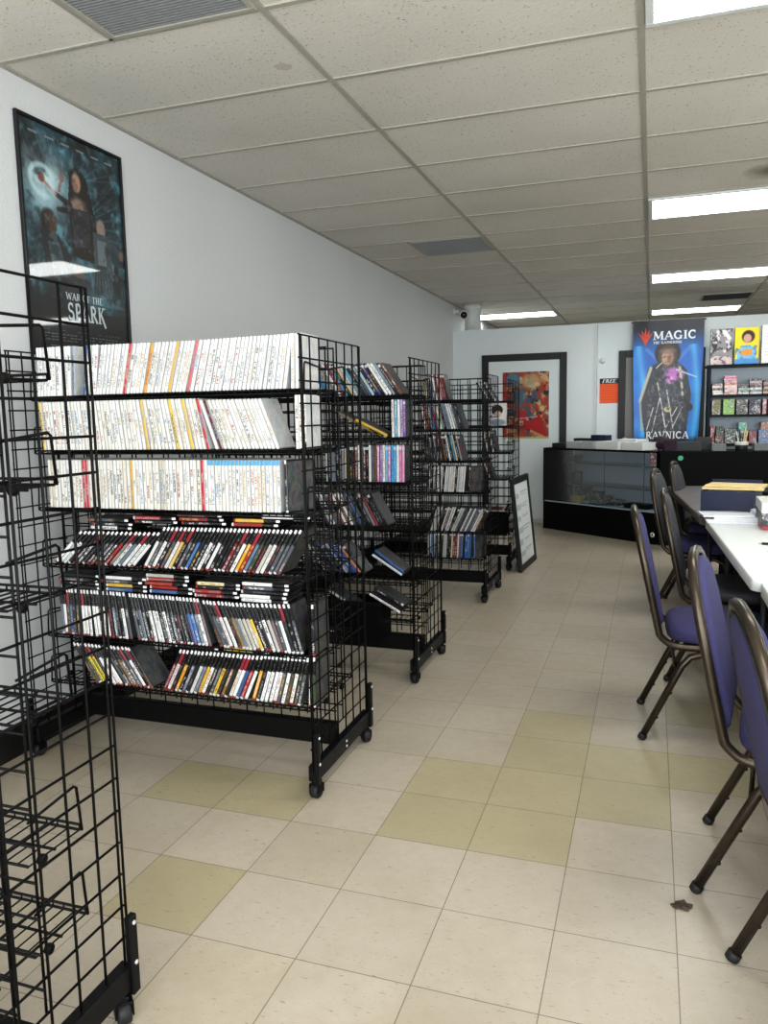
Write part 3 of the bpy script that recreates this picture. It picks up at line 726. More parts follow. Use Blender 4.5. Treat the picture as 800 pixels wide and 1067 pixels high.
# the black bin on the base rail
bn = thing('storage_bin', 'black plastic bin standing on the bottom rail of the rack', 'bin', (-1.475, RACK_Y[2]-.115, .19))
bo = MB(); bo.box(-.165, .165, -.085, .085, 0, .008, 0, .002)
for a in ((-.165, .165, -.085, -.078), (-.165, .165, .078, .085)): bo.box(*a, .008, .20, 0, .002)
for a in ((-.165, -.158, -.078, .078), (.158, .165, -.078, .078)): bo.box(*a, .008, .20, 0, .002)
bo.build('body', M['black_laminate'], bn)
MB().box(-.172, .172, -.091, -.0855, .185, .205, 0, .002).box(-.172, .172, .0855, .091, .185, .205, 0, .002).build('rim', M['black_metal'], bn)
MB().box(-.13, -.10, -.0868, -.0856, .03, .045).build('label_tag', M['paper'], bn)

Y3 = RACK_Y[3]-.19
F3 = 'film cases on the rack behind the bin rack'; w3 = ' past the bin rack'
row('film', Y3, Z1[0]+SZ, [(-1.56, -1.37, -8, -14)], dv, 'the top shelf'+w3, F3, {})
row('film', Y3, Z1[1]+SZ, [(-1.56, -1.25, -10, -18)], dv, 'the second shelf'+w3, F3, {8: 'e4e4e2', 13: 'e8e8e6', 14: 'e4e4e2'})
row('film', Y3, Z1[2]+SZ, [(-1.56, -1.26, -6, -14)], dv, 'the third shelf'+w3, F3, {12: 'e8e8e6', 14: '3f8fb0', 8: '8e4a2e'})
row('film', Y3, Z1[3]+SZ, [(-1.56, -1.26, 6, 5)], pick(['d9d9d7', '26272b', 'b8b8b6', '1a1a1c'], [5, 4, 3, 3]), 'the fourth shelf'+w3, F3, {})
row('film', Y3, Z1[4]+SZ, [(-1.56, -1.38, 16, 20), (None, -1.17, 24, 28)], pick(['c9c9c6', '26272b', 'b8b8b6', '5c6470', '1a1a1c'], [4, 4, 3, 3, 3]), 'the fifth shelf'+w3, F3, {})
row('film', Y3, Z1[5]+SZ, [(-1.56, -1.22, 4, 3)], dv, 'the bottom shelf'+w3, F3, {20: '3d6fb2', 21: '3d6fb2', 22: '3d6fb2'})
o = put_case('film', (-1.235, Y3+.008, Z1[3]+SZ), (0, 0, math.radians(-38)), '6a2f22', 'reddish film case turned to show its cover on the fourth shelf', F3)
o = put_case('film', (-1.205, Y3+.008, Z1[5]+SZ), (0, 0, math.radians(-30)), '3d6fb2', 'blue film case turned to show its cover on the bottom shelf', F3)
# farthest rack: a few films and a picture book shown face out
Y4 = RACK_Y[4]-.19
F4 = 'items on the farthest rack'
for zi, ln_, cs in ((0, -32, ['26272b', 'd6d6d4', '1a1a1c', '26272b', 'e2e2e0']), (3, -20, ['1a1a1c', 'c9c9c6', '8e3434', '26272b']), (2, -12, ['d9d9d7', '26272b', '1a1a1c', 'e0e0de', '26272b', '3a3d44'])):
    x = -1.34
    for k, c in enumerate(cs):
        put_case('film', (x, Y4, Z1[zi]+SZ), (0, math.radians(ln_), 0), c, '%s film case, %s on the %s shelf of the farthest rack' % (colour_word(c), ordn(k+1), ('top', 'second', 'third', 'fourth')[zi]), F4); x += CT/math.cos(math.radians(ln_))+.0003
pile(-1.27, Z1[4]+SZ, ['e0e0de', '26272b', '7c3438', 'd9d9d7'], 'the pile on the fifth shelf of the farthest rack', F4, 0, 'film', Y4)
pile(-1.27, Z1[3]+SZ+.205, ['e0e0de'], 'the row on the fourth shelf of the farthest rack', F4, 0, 'film', Y4) if False else None
bk = thing('picture_book', 'white picture book with a dark round motif, standing face out on the farthest rack', 'book', (-1.25, Y4+.02, Z1[1]+SZ))
MB().box(-.075, .075, 0, .012, 0, .20, 0, .001).build('cover', M['paper'], bk)
a = Art(40, 52, 'e9e6df'); a.ell(.45, .68, .33, .22, '1a1718', 1, .12); a.ell(.5, .5, .2, .14, 'd9b7a0', 1, .2); a.ell(.5, .15, .42, .14, '8d9fae', 1, .3)
link('printed_cover', a.mesh('printed_cover', .15, .2, lambda x, z: (x-.075, -.001, z), M['art_matte']), bk)
bn2 = MB().box(-.10, .10, -.06, .06, 0, .16, 0, .004).box(-.104, .104, -.064, .064, .14, .165, 0, .003)
tag(bn2.build('storage_box', M['black_laminate'], None, (-1.27, Y4+.065, Z1[5]+SZ)), 'black box on the bottom shelf of the farthest rack', 'box')

# ================================================================== WALL PRINTS
# framed film-style poster on the left wall (generic cloaked figures in teal mist)
def poster_wall():
    t = thing('framed_poster', 'black framed glossy fantasy poster on the white wall above the white game cases', 'poster', (WX, 2.955, 1.64))
    w, h = .66, .965
    f = MB(); e = .014
    for (ya, yb, za, zb) in ((-w/2, w/2, 0, e), (-w/2, w/2, h-e, h), (-w/2, -w/2+e, e, h-e), (w/2-e, w/2, e, h-e)): f.box(.001, .018, ya, yb, za, zb, 0, .002)
    f.build('frame', M['black_trim'], t)
    a = Art(150, 220, '0f181c')
    n = a.noise(4, 4, 3); n2 = a.noise(9, 4, 5)
    a.put((n-.42)*4, '27505e', .8); a.put((n2-.55)*5, '5c9cae', .8)
    g = np.exp(-(((a.u-.22)/.22)**2+((a.v-.74)/.13)**2)); a.put(g*(.5+n2), 'c9e4ea', .95)
    g = np.exp(-(((a.u-.5)/.45)**2+((a.v-.62)/.25)**2)); a.put(g*n, '5f95a4', .7)
    for k in range(9): a.line(.3+.03*k, .66+.02*k, .02+.12*k, .98-.012*k, .006, '7fb0bd', .25)
    for k in range(6): a.line(.66, .7-.02*k, .95, .88-.06*k, .008, '6f9fae', .3)
    a.put(np.clip((.34-a.v)*6, 0, 1), '0c1013', .75)
    # middle figure
    a.ell(.53, .80, .085, .075, '15100f', 1, .25); a.poly([(.45, .83), (.62, .84), (.72, .60), (.66, .45), (.44, .46), (.42, .7)], '181414')
    a.ell(.515, .803, .045, .045, 'b88f7b', .95, .35); a.ell(.53, .685, .095, .05, 'a37f6e', .85, .4)
    a.poly([(.44, .68), (.64, .69), (.62, .52), (.46, .5)], '33303a'); a.line(.44, .69, .3, .72, .03, '2a2022', 1, .02); a.line(.3, .72, .2, .76, .018, '8c5f56', 1, .012)
    a.line(.45, .66, .32, .655, .03, '231d1f', 1, .02); a.line(.34, .74, .37, .80, .016, '8c5f56', 1, .01)
    a.ell(.18, .77, .03, .022, '7b4d47', 1, .4); a.ell(.37, .80, .025, .02, '7b4d47', 1, .4)
    # second figure, lower and nearer the window
    a.ell(.22, .585, .075, .06, '241a18', 1, .3); a.ell(.235, .575, .05, .048, '4c342c', .9, .4)
    a.poly([(.14, .55), (.3, .54), (.44, .42), (.5, .26), (.2, .25), (.16, .42)], '1d2529'); a.poly([(.2, .5), (.31, .5), (.38, .36), (.24, .34)], '4f6068', .7)
    # third figure
    a.ell(.75, .625, .05, .045, '8f7f78', 1, .35); a.poly([(.66, .6), (.84, .6), (.86, .44), (.9, .3), (.62, .28), (.66, .45)], '3f4a50')
    a.line(.83, .58, .96, .52, .035, '39444b', 1, .025); a.ell(.97, .52, .03, .025, '6f5c54', 1, .4); a.poly([(.7, .57), (.8, .57), (.79, .45), (.7, .45)], '79858a', .7)
    for k in range(7): a.line(.68+.02*k, .44, .62+.05*k, .26, .008, '1a2024', .8)
    # small far figure and a crouched one
    a.poly([(.86, .42), (.93, .42), (.95, .22), (.84, .22)], '12181b'); a.ell(.9, .44, .028, .026, '1a1d1f', 1, .3); a.line(.93, .40, .99, .40, .014, '15191b', 1)
    a.ell(.48, .38, .06, .055, '5a4a44', 1, .4); a.poly([(.36, .37), (.6, .36), (.66, .22), (.34, .22)], '2b2a2d')
    a.put(np.exp(-(((a.u-.72)/.2)**2+((a.v-.27)/.06)**2)), '5d9db0', .6)
    ov = a.noise(14, 3, 61); a.put((ov-.52)*5, '0b1013', .5); a.put((a.noise(20, 3, 62)-.58)*6*(a.v > .25), '7f9aa4', .35)
    g = np.exp(-(((a.u-.2)/.15)**2+((a.v-.77)/.09)**2)); a.put(g*(a.noise(10, 4, 70)-.3)*3, 'd9eef2', .8)
    for q in range(40):
        t_ = q/39*5; a.ell(.2+.15*math.cos(t_)*(.5+.1*t_), .77+.08*math.sin(t_)*(.5+.1*t_), .02, .012, 'c4e0e6', .35, .9)
    a.put((a.v < .21).astype(float), '0d1012', .92)
    for k, y in enumerate((.105, .09, .075, .06)):
        for q in range(22):
            if random.random() < .8: a.line(.1+.037*q, y, .1+.037*q+.022, y, .004, '8d969a', .7)
    for q in range(26): a.line(.16+.026*q, .035, .16+.026*q+.016, .035, .004, '6fa0b0', .8)
    for q in range(6):
        for s_ in range(4): a.line(.09+.15*q+.02*s_, .955, .09+.15*q+.02*s_+.012, .955, .007, '8b989c', .8)
    link('print', a.mesh('print', w-2*e, h-2*e, lambda x, z: (.008, -w/2+e+x, e+z), M['poster_gloss']), t)
    L = MB(); lettering(L, 'SPARK', .074, (.0095, -.10, .165), (0, 1, 0), (0, 0, 1), (1, 0, 0), .25)
    L.build('lettering', M['lettering_grey'], t); L = MB()
    lettering(L, 'WAR OF THE', .030, (.0095, -.105, .252), (0, 1, 0), (0, 0, 1), (1, 0, 0), .24)
    L.build('lettering', M['lettering_grey'], t)
poster_wall()

def banner():
    x0, x1, y, z0, z1 = -.235, .575, PY2-.10, .93, 2.435
    w, h = x1-x0, z1-z0
    t = thing('hanging_banner', 'tall blue vinyl banner with a hooded figure hanging before the grey door', 'banner', ((x0+x1)/2, y, z0))
    a = Art(110, 200, '1270cc')
    n = a.noise(3, 4, 11)
    a.put((n-.4)*2.5, '2f97ee', .7); a.put(np.clip((a.v-.74)*5, 0, 1)*np.clip(.75+(a.v-.8)*2, 0, 1), '0a1220', 1.)
    for x in (.12, .9): a.put(np.exp(-((a.u-x-.05*np.sin(a.v*5))/.05)**2)*(a.v < .8), '5cc4fa', .85)
    a.put(np.exp(-(((a.u-.5)/.4)**2+((a.v-.66)/.12)**2)), '3b55b0', .7)
    a.line(.2, .77, .4, .66, .03, '6f9ad8', .6); a.line(.82, .78, .62, .66, .03, '6f9ad8', .5)
    # plain hooded figure
    a.poly([(.22, .62), (.42, .68), (.62, .68), (.78, .6), (.86, .4), (.8, .02), (.18, .02), (.1, .34)], '2c2e36')
    a.ell(.5, .735, .185, .105, '232022', 1, .12); a.ell(.5, .715, .135, .088, '4a3c36', 1, .2); a.ell(.5, .70, .085, .06, 'c79d80', 1, .25)
    a.ell(.5, .752, .12, .022, '7d6656', .8, .4); a.ell(.5, .672, .03, .006, '96635a', .9, .4)
    for sx in (-.035, .035): a.ell(.5+sx, .708, .014, .006, '3a2a26', .9, .4)
    a.poly([(.40, .62), (.60, .62), (.64, .40), (.56, .30), (.44, .30), (.36, .4)], '4b4e5a')
    nn = a.noise(16, 3, 8); a.put((nn-.52)*6*((a.u > .3) & (a.u < .7) & (a.v < .6)), '171a22', .7); a.put((nn-.6)*6*((a.u > .2) & (a.u < .8) & (a.v < .6)), '8d8f98', .5)
    a.ell(.60, .565, .13, .055, 'c877c8', .95, .5); a.ell(.55, .52, .06, .03, 'e19be0', .9, .5); a.line(.64, .60, .92, .54, .02, 'cfd6f0', .8, .01)
    a.line(.26, .62, .1, .36, .03, 'c8c3b4', .9); a.line(.1, .36, .12, .12, .022, 'b8b09c', .8); a.line(.68, .62, .74, .38, .022, 'd6cfbd', .85); a.line(.74, .38, .86, .30, .03, '17181d', 1)
    for (p, q) in (((.36, .5), (.5, .12)), ((.66, .3), (.46, .1)), ((.3, .3), (.2, .12)), ((.5, .44), (.62, .1)), ((.4, .38), (.28, .1)), ((.74, .3), (.6, .14)), ((.44, .26), (.5, .1)), ((.34, .62), (.42, .66))): a.line(*p, *q, .009, 'e6e4dd', .9)
    a.ell(.52, .285, .06, .022, 'd8cf9a', .95, .3); a.ell(.84, .30, .05, .03, '101116', 1, .3)
    q_ = a.noise(22, 3, 77); fm = (np.hypot((a.u-.5)/.29, (a.v-.36)/.36) < 1); a.put((q_-.52)*6*fm, '14151b', .55); a.put((a.noise(26, 3, 78)-.6)*7*fm, 'b9b3a6', .35)
    a.ell(.5, .70, .09, .062, 'b48d74', .35, .5); a.line(.5, .70, .5, .686, .008, '8a6350', .6); a.ell(.55, .69, .045, .05, '6b4a3d', .4, .8)
    a.put(np.clip((.075-a.v)*20, 0, 1), '10254a', .8)
    def bend(x, z):
        u = x/w*2-1; k = 1-.10*(1-z/h)**1.5
        return (u*w/2*k+.03*(1-z/h)*0, -.035*(u*u)*(1-z/h)-.004*math.sin(u*9)*max(0, z/h-.7)*2, z)
    link('print', a.mesh('print', w, h, bend, M['banner_vinyl']), t)
    b = MB().tube([(-w/2-.02, .012, h-.012), (w/2+.02, .012, h-.012)], .009, 10)
    b.build('hanging_rod', M['black_metal'], t)
    hk = MB()
    for x in (-w/2+.05, w/2-.05): hk.tube([(x, .012, h-.012), (x, .05, h+.025), (x, .11, h+.025), (x, .125, h-.0)], .004, 6)
    hk.build('hook', M['steel'], t)
    def put(*a, **k): L = MB(); lettering(L, *a, **k); L.build('lettering', M['lettering_white'], t)
    put('MAGIC', .098, (-.175, -.012, h-.235), (1, 0, 0), (0, 0, 1), (0, -1, 0), .50)
    put('THE GATHERING', .030, (-.17, -.012, h-.285), (1, 0, 0), (0, 0, 1), (0, -1, 0), .33)
    put('RAVNICA', .085, (-.235, -.03, .075), (1, 0, 0), (0, 0, 1), (0, -1, 0), .50)
    E_ = MB(); cx, cz, s = -.26, h-.255, .17   # five pronged emblem
    def spike(x0, x1, tip): E_.add([(cx+x0*s, -.013, cz+.05), (cx+x1*s, -.013, cz+.05), (cx+tip[0]*s, -.013, cz+tip[1]*s)], [(0, 1, 2)])
    for x0, x1, tip in ((-.30, -.12, (-.52, .66)), (-.22, -.02, (-.27, .86)), (-.12, .12, (0, 1.0)), (.02, .22, (.27, .86)), (.12, .30, (.52, .66))): spike(x0, x1, tip)
    E_.add([(cx-.30*s, -.0132, cz+.052), (cx+.30*s, -.0132, cz+.052), (cx+.12*s, -.0132, cz+.0), (cx, -.0132, cz-.05), (cx-.12*s, -.0132, cz+.0)], [(0, 1, 2, 3, 4)])
    E_.build('emblem', M['lettering_orange'], t)
banner()

def painting():
    t = thing('red_painting', 'unframed red abstract print with a red guitar shape on the white door', 'painting', (-1.505, PY1-.0145, 1.025))
    w, h = .58, .835
    a = Art(90, 130, 'a8422c'); n = a.noise(5, 4, 21); n2 = a.noise(8, 4, 22); n3 = a.noise(7, 4, 23)
    a.put((n-.5)*7, 'c9a777', .85); a.put((n2-.56)*8, '2f5f7e', .9); a.put((n3-.58)*8, 'd8c790', .8); a.put((a.noise(11, 3, 24)-.6)*8, '1e1c22', .8)
    a.ell(.2, .88, .17, .1, '4d7f98', .8, .5); a.ell(.36, .62, .16, .14, '3f7690', .7, .6); a.ell(.62, .86, .2, .12, 'cdbd8d', .7, .5)
    a.put((a.u < .1)*1., 'a3242a', .6)
    a.poly([(.02, .16), (.55, .13), (.6, .18), (.02, .22)], '8e2a1e')
    a.poly([(.46, .30), (.60, .26), (.80, .38), (.97, .02), (.66, .12), (.44, .2)], 'b01f20'); a.poly([(.30, .40), (.46, .26), (.6, .56), (.5, .33)], 'a51e20'); a.ell(.42, .34, .12, .07, 'b3262a', .9, .4)
    a.line(.05, .19, .5, .19, .012, '2b1c18', .9); a.put(np.clip((.04-a.v)*40, 0, 1), 'cfc98a', .9)
    a.line(.3, .3, .75, .33, .012, 'c9c4cf', .8); a.line(.56, .7, .68, .4, .014, '2a4e6c', .8)
    link('print', a.mesh('print', w, h, lambda x, z: (x-w/2, -.006, z), M['art_matte']), t)
    MB().box(-w/2, w/2, -.0055, 0, 0, h).build('backing_board', M['paper'], t)
painting()

def free_sign():
    t = thing('wall_notice', 'orange paper notice with black header reading FREE on the far white wall', 'notice', (-.51, PY2, 1.45))
    MB().box(-.118, .118, -.004, -.001, 0, .31).build('sheet', M['orange'], t)
    MB().box(-.118, .118, -.0055, -.0042, .245, .31).build('header', M['black_trim'], t)
    L = MB(); lettering(L, 'FREE', .042, (-.09, -.0058, .256), (1, 0, 0), (0, 0, 1), (0, -1, 0), .165, .25); L.build('lettering', M['lettering_white'], t)
    a = Art(40, 44, 'f2622c')
    for k in range(7):
        x = .12
        while x < .8: d = random.uniform(.05, .14); a.line(x, .88-.115*k, x+d, .88-.115*k, .014, 'c24a1f', .9); x += d+.05
    link('printed_sheet', a.mesh('printed_sheet', .236, .244, lambda x, z: (x-.118, -.0043, z), M['art_matte']), t)
free_sign()
o = MB().lathe((-.60, PY2, 1.98), (0, -1, 0), [(.035, 0), (.035, .012), (.02, .02), (.02, .03)], 16).build('wall_sensor', M['white_plastic'])
tag(o, 'small white round sensor on the far wall above the orange notice', 'sensor')

# leaning framed sign
def leaning_sign():
    A, B = Vector((-1.03, 6.53, 0)), Vector((-.995, 7.20, 0)); U = Vector((-.085, -.0, .80)); Hh = U.length; U.normalize()
    X = (B-A); W = X.length; X.normalize(); Nn = X.cross(U).normalized()
    if Nn.x < 0: Nn = -Nn
    t = thing('leaning_sign', 'black framed white notice sheet leaning on the farthest rack, standing on the floor', 'sign', (0, 0, 0)); t.location = A
    P = lambda u, v, d: X*u+U*v+Nn*d
    f = MB(); e = .055
    for (ua, ub, va, vb) in ((0, W, 0, e), (0, W, Hh-e, Hh), (0, e, e, Hh-e), (W-e, W, e, Hh-e)):
        vs = [P(u, v, d) for d in (-.012, .014) for v in (va, vb) for u in (ua, ub)]
        f.add(vs, [(0, 2, 3, 1), (4, 5, 7, 6), (0, 1, 5, 4), (2, 6, 7, 3), (0, 4, 6, 2), (1, 3, 7, 5)])
    f.build('frame', M['black_trim'], t)
    a = Art(60, 80, 'd9dddd')
    for k in range(6):
        y = .88-.145*k
        a.poly([(.08, y), (.30+.1*(k % 2), y), (.30+.1*(k % 2), y-.07), (.08, y-.07)], 'a9b3b8', .8)
        for q in range(3): a.line(.42, y-.02*q, .9-.08*q, y-.02*q, .006, '8f9698', .8)
    link('notice_sheet', a.mesh('notice_sheet', W-2*e, Hh-2*e, lambda x, z: tuple(P(e+x, e+z, .006)), M['art_matte']), t)
leaning_sign()

# ================================================================== COUNTERS
def display_case():
    L, D, H = 1.589, .5, .945
    t = thing('glass_display_case', 'angled black display case with glass front and two glass shelves', 'display case', (-1.185, 9.19, 0), math.radians(-37.83))
    bk_ = M['black_laminate']
    MB().box(0, L, 0, D, 0, .32, 0, .004).build('base', bk_, t)
    MB().box(.014, L-.014, .012, D-.02, .321, .332).build('deck', M['grey_panel'], t)
    MB().box(0, .014, 0, D, .321, .925).build('end_panel', bk_, t); MB().box(L-.014, L, 0, D, .321, .925).build('end_panel', bk_, t)
    b = MB().box(.014, L-.014, D-.018, D-.004, .332, .925).build('back_panel', M['grey_panel'], t)
    sm = MB()
    for x in (.50, 1.05): sm.box(x-.004, x+.004, D-.023, D-.019, .332, .925)
    sm.build('seam', M['grey'], b)
    MB().box(.016, L-.016, .004, .009, .334, .924).build('front_glass', M['glass'], t)
    f = MB()
    for (xa, xb, ya, yb) in ((0, L, 0, .022), (0, L, D-.022, D), (0, .022, .022, D-.022), (L-.022, L, .022, D-.022)): f.box(xa, xb, ya, yb, .926, H, 0, .002)
    f.build('top_frame', bk_, t); MB().box(.022, L-.022, .022, D-.022, .932, .940).build('top_glass', M['glass'], t)
    for z in (.535, .775):
        s = MB().box(.06, L-.03, .10, D-.03, z, z+.006).build('glass_shelf', M['glass'], t)
        MB().box(.06, L-.03, .092, .0995, z-.003, z+.009).build('edge_strip', M['grey'], s)
        br = MB()
        for x in (.10, .80, 1.35): br.box(x-.006, x+.006, .10, D-.03, z-.014, z-.0005).box(x-.012, x+.012, .086, .0915, z-.012, z+.006)
        br.build('bracket', M['steel'], s)
    return t
case = display_case()
MW = Matrix.Translation((-1.185, 9.19, 0)) @ Matrix.Rotation(math.radians(-37.83), 4, 'Z')
def boxthing(name, label, cat, loc, size, mat, rz=0., group=None, col=None, c=.003):
    o = MB().box(-size[0]/2, size[0]/2, -size[1]/2, size[1]/2, 0, size[2], 0, c).build(name, mat, None, loc); o.rotation_euler = (0, 0, rz)
    if col: o.color = (*hexc(col), 1)
    return tag(o, label, cat, group)
AZ = math.radians(-37.83)
def oncase(x, y, z): return tuple(MW @ Vector((x, y, z)))
# inside the case
boxthing('card_box', 'yellow card box on the floor of the glass display case', 'box', oncase(.44, .09, .333), (.17, .06, .075), M['yellow'], AZ)
for k, (x, y, sx, sy, sz, c) in enumerate(((.12, .2, .12, .12, .13, '7b6f75'), (.62, .22, .14, .10, .13, '23262c'), (.77, .2, .12, .1, .095, '2c3036'), (.91, .24, .13, .1, .06, '1d2026'), (.30, .34, .2, .1, .16, '3a3034'))):
    boxthing('card_box', ['grey card box in the end of the glass case by the white wall', 'tallest dark card box beside the yellow one in the glass case', 'middle dark card box on the glass case floor', 'lowest dark card box on the glass case floor', 'brown card box behind the yellow one in the glass case'][k], 'box', oncase(x, y, .333), (sx, sy, sz), M['print'], AZ, 'card boxes in the glass display case', c)
boxthing('card_tray', 'flat black tray on the glass case floor near its aisle end', 'tray', oncase(1.25, .16, .333), (.3, .14, .05), M['darkgrey'], AZ)
boxthing('card_tray', 'dark tray on the lower glass shelf by the dark end panel', 'tray', oncase(.17, .3, .542), (.2, .14, .12), M['darkgrey'], AZ)
boxthing('card_tray', 'dark tray on the upper glass shelf by the dark end panel', 'tray', oncase(.17, .3, .782), (.2, .14, .07), M['darkgrey'], AZ)
# on top of the case
zt = .9455
def tray(name, label, x, y, sx, sy, sz, mat):
    t = thing(name, label, 'paper tray', oncase(x, y, zt), AZ)
    e = .005; m = MB().box(-sx/2, sx/2, -sy/2, sy/2, 0, e)
    m.box(-sx/2, sx/2, -sy/2, -sy/2+e, e, sz).box(-sx/2, sx/2, sy/2-e, sy/2, e, sz).box(-sx/2, -sx/2+e, -sy/2+e, sy/2-e, e, sz).box(sx/2-e, sx/2, -sy/2+e, sy/2-e, e, sz); m.build('tray', mat, t)
    MB().box(-sx/2+.01, sx/2-.01, -sy/2+.01, sy/2-.01, e, sz*.8).build('cards', M['paper'], t)
lt = plain('pale_grey_card', hexc('b4b8b9'), .6)
tray('card_storage_tray', 'pale grey card tray on the glass case nearest the black box', .52, .17, .40, .26, .075, lt)
tray('card_storage_tray', 'white card tray in the middle of the glass case top', .90, .16, .30, .24, .085, M['white_plastic'])
tray('card_storage_tray', 'white card tray at the aisle end of the glass case top', 1.22, .18, .26, .24, .08, M['white_plastic'])
boxthing('paper_stack', 'stack of white papers behind the trays on the glass case', 'papers', oncase(.95, .38, zt), (.30, .2, .10), M['paper'], AZ)
boxthing('black_case', 'flat black box on the wall end of the glass case top', 'box', oncase(.13, .22, zt), (.2, .22, .05), M['darkgrey'], AZ)
boxthing('black_case', 'upright black box behind the flat one on the glass case top', 'box', oncase(.25, .4, zt), (.22, .1, .10), M['darkgrey'], AZ)
boxthing('navy_binder', 'navy binder standing behind the pale card tray on the glass case', 'binder', oncase(.52, .39, zt), (.22, .1, .14), M['navy'], AZ)
sm = MB(); 
bm = bmesh.new(); bmesh.ops.create_icosphere(bm, subdivisions=3, radius=.1)
for v in bm.verts: v.co *= .8+.35*random.random(); v.co.z = max(v.co.z*.75, -.06)
sm.frombm(bm, 0, True); o = sm.build('knit_hat', M['plum'], None, oncase(1.34, .37, zt+.062)); tag(o, 'crumpled plum coloured knit hat on the aisle end of the glass case', 'hat')
o = boxthing('pinned_card', 'dark pink picture card fixed at the aisle end of the glass case', 'card', oncase(1.535, -.004, .80), (.07, .004, .13), M['print'], AZ, None, '7a2f4c', 0)
o = MB().lathe((0, 0, 0), (0, -1, 0), [(.024, 0), (.026, .001), (.026, .002), (.014, .002)], 24).build('round_sticker', M['ring_white'], None, oncase(1.545, -.0005, .10)); o.rotation_euler = (0, 0, AZ)
MB().lathe((0, 0, 0), (0, -1, 0), [(.010, .0021), (.010, .003)], 16).build('dark_centre', M['black_laminate'], o)
tag(o, 'white ring sticker low on the black base of the display case', 'sticker')

def counter():
    t = thing('black_counter', 'plain black counter joining the glass display case, below the banner', 'counter', (0, 0, 0)); t.location = (.09, 8.2, 0)
    pts = [(0, 0), (1.10, 0), (1.10, .52), (.40, .52)]
    m = MB(); n = len(pts); m.add([(x, y, z) for z in (.0, .915) for x, y in pts], [(3, 2, 1, 0), (4, 5, 6, 7)]+[(i, (i+1) % n, n+(i+1) % n, n+i) for i in range(n)]); m.build('body', M['black_laminate'], t)
    pts = [(-.005, -.012), (1.115, -.012), (1.115, .53), (.42, .53)]
    m = MB(); m.add([(x, y, z) for z in (.916, .945) for x, y in pts], [(3, 2, 1, 0), (4, 5, 6, 7)]+[(i, (i+1) % n, n+(i+1) % n, n+i) for i in range(n)]); m.build('worktop', M['black_laminate'], t)
counter()
o = MB().lathe((.28, 8.2, .88), (0, -1, 0), [(.022, .0005), (.026, .001), (.026, .003), (.02, .0035)], 20).build('round_sticker', M['green']); tag(o, 'round green sticker on the front of the black counter', 'sticker')
zc = .9455
for k, (x, y, sx, sy, sz, m_, lab, nm, cat) in enumerate((
    (.185, 8.27, .12, .05, .115, 'plum', 'small plum figure box at the near corner of the black counter', 'figure_box', 'box'),
    (.36, 8.36, .24, .16, .09, 'darkgrey', 'charcoal card machine at the banner foot on the black counter', 'card_machine', 'machine'),
    (.63, 8.30, .13, .12, .07, 'grey', 'grey box on the black counter beside the pen cup', 'grey_box', 'box'),
    (.50, 8.50, .16, .10, .13, 'darkgrey', 'charcoal box behind the card machine on the black counter', 'charcoal_box', 'box'),
    (1.05, 8.40, .20, .2, .07, 'grey', 'grey flat box at the far end of the black counter', 'grey_box', 'box'))):
    boxthing(nm, lab, cat, (x, y, zc), (sx, sy, sz), M[m_])
pc = thing('pen_cup', 'white pen cup full of pens on the black counter', 'cup', (.84, 8.34, zc))
MB().lathe((0, 0, 0), (0, 0, 1), [(.05, 0), (.055, .004), (.06, .085), (.056, .085), (.05, .02)], 24).build('cup', M['darkgrey'], pc)
MB().lathe((0, 0, .0), (0, 0, 1), [(.0608, .055), (.0615, .056), (.0625, .088), (.0605, .089)], 24).build('rim_band', M['white_plastic'], pc)
for k in range(6):
    a = k*1.05; q = MB().tube([(.02*math.cos(a), .02*math.sin(a), .03), (.05*math.cos(a), .04*math.sin(a), .19+.02*(k % 3))], .006, 8)
    q.build('pen', [M['manila'], M['darkgrey'], M['green'], M['white_plastic'], M['plum'], M['manila']][k], pc)

# ================================================================== BOOKSHELF
def bookshelf():
    t = thing('black_bookshelf', 'tall black open bookshelf of boxed games beside the banner', 'bookshelf', (.615, 9.86, 0))
    W, D = 1.25, .32; m = M['black_metal']
    sp = MB().box(0, .028, 0, D, 0, 1.83, 0, .002).mesh('side_panel', [m])
    for x in (0, W-.028): link('side_panel', sp, t, (x, 0, 0))
    sh = MB().box(.0285, W-.0285, .0, D-.012, -.028, 0, 0, .002).mesh('shelf', [m])
    for z in (.30, .62, .95, 1.285, 1.515): link('shelf', sh, t, (0, 0, z))
    MB().box(-.02, W+.02, -.012, D, 1.805+.026, 1.858, 0, .002).build('top', m, t)
    MB().box(.0285, W-.0285, D-.011, D-.001, .05, 1.82).build('back_panel', M['grey_panel'], t)
bookshelf()
BX, BY = .615, 9.86
def carton(label, x0, x1, z, h, col, d=.2, y=None, art=None, name='boxed_game', cat='board game', grp='boxed games on the black bookshelf'):
    w = x1-x0; yy = BY+.02 if y is None else y
    if art is None:
        o = MB().box(-w/2, w/2, 0, d, 0, h, 0, .002).build(name, M['print'], None, ((x0+x1)/2, yy, z)); o.color = (*hexc(col), 1); return tag(o, label, cat, grp)
    t = thing(name, label, cat, ((x0+x1)/2, yy, z), 0, grp)
    b = MB().box(-w/2, w/2, 0, d, 0, h, 0, .002).build('carton', M['print'], t); b.color = (*hexc(col), 1)
    link('printed_front', art.mesh('printed_front', w-.004, h-.004, lambda x, zz: (x-w/2+.002, -.0015, zz+.002), M['art_matte']), t)
zt2 = 1.859
a = Art(44, 66, '8b8689'); n = a.noise(4, 3, 31); a.put((n-.5)*7, '2d2c30', .9); a.put((a.noise(5, 3, 32)-.55)*8, 'd9d6d4', .9); a.poly([(.5, .95), (.62, .98), (.95, .74), (.85, .66)], 'efeeee'); a.put((a.v < .24)*1., 'cdbcbc', .9); a.put((a.noise(8, 2, 33)-.5)*6*(a.v < .24), '6f5f66', .9)
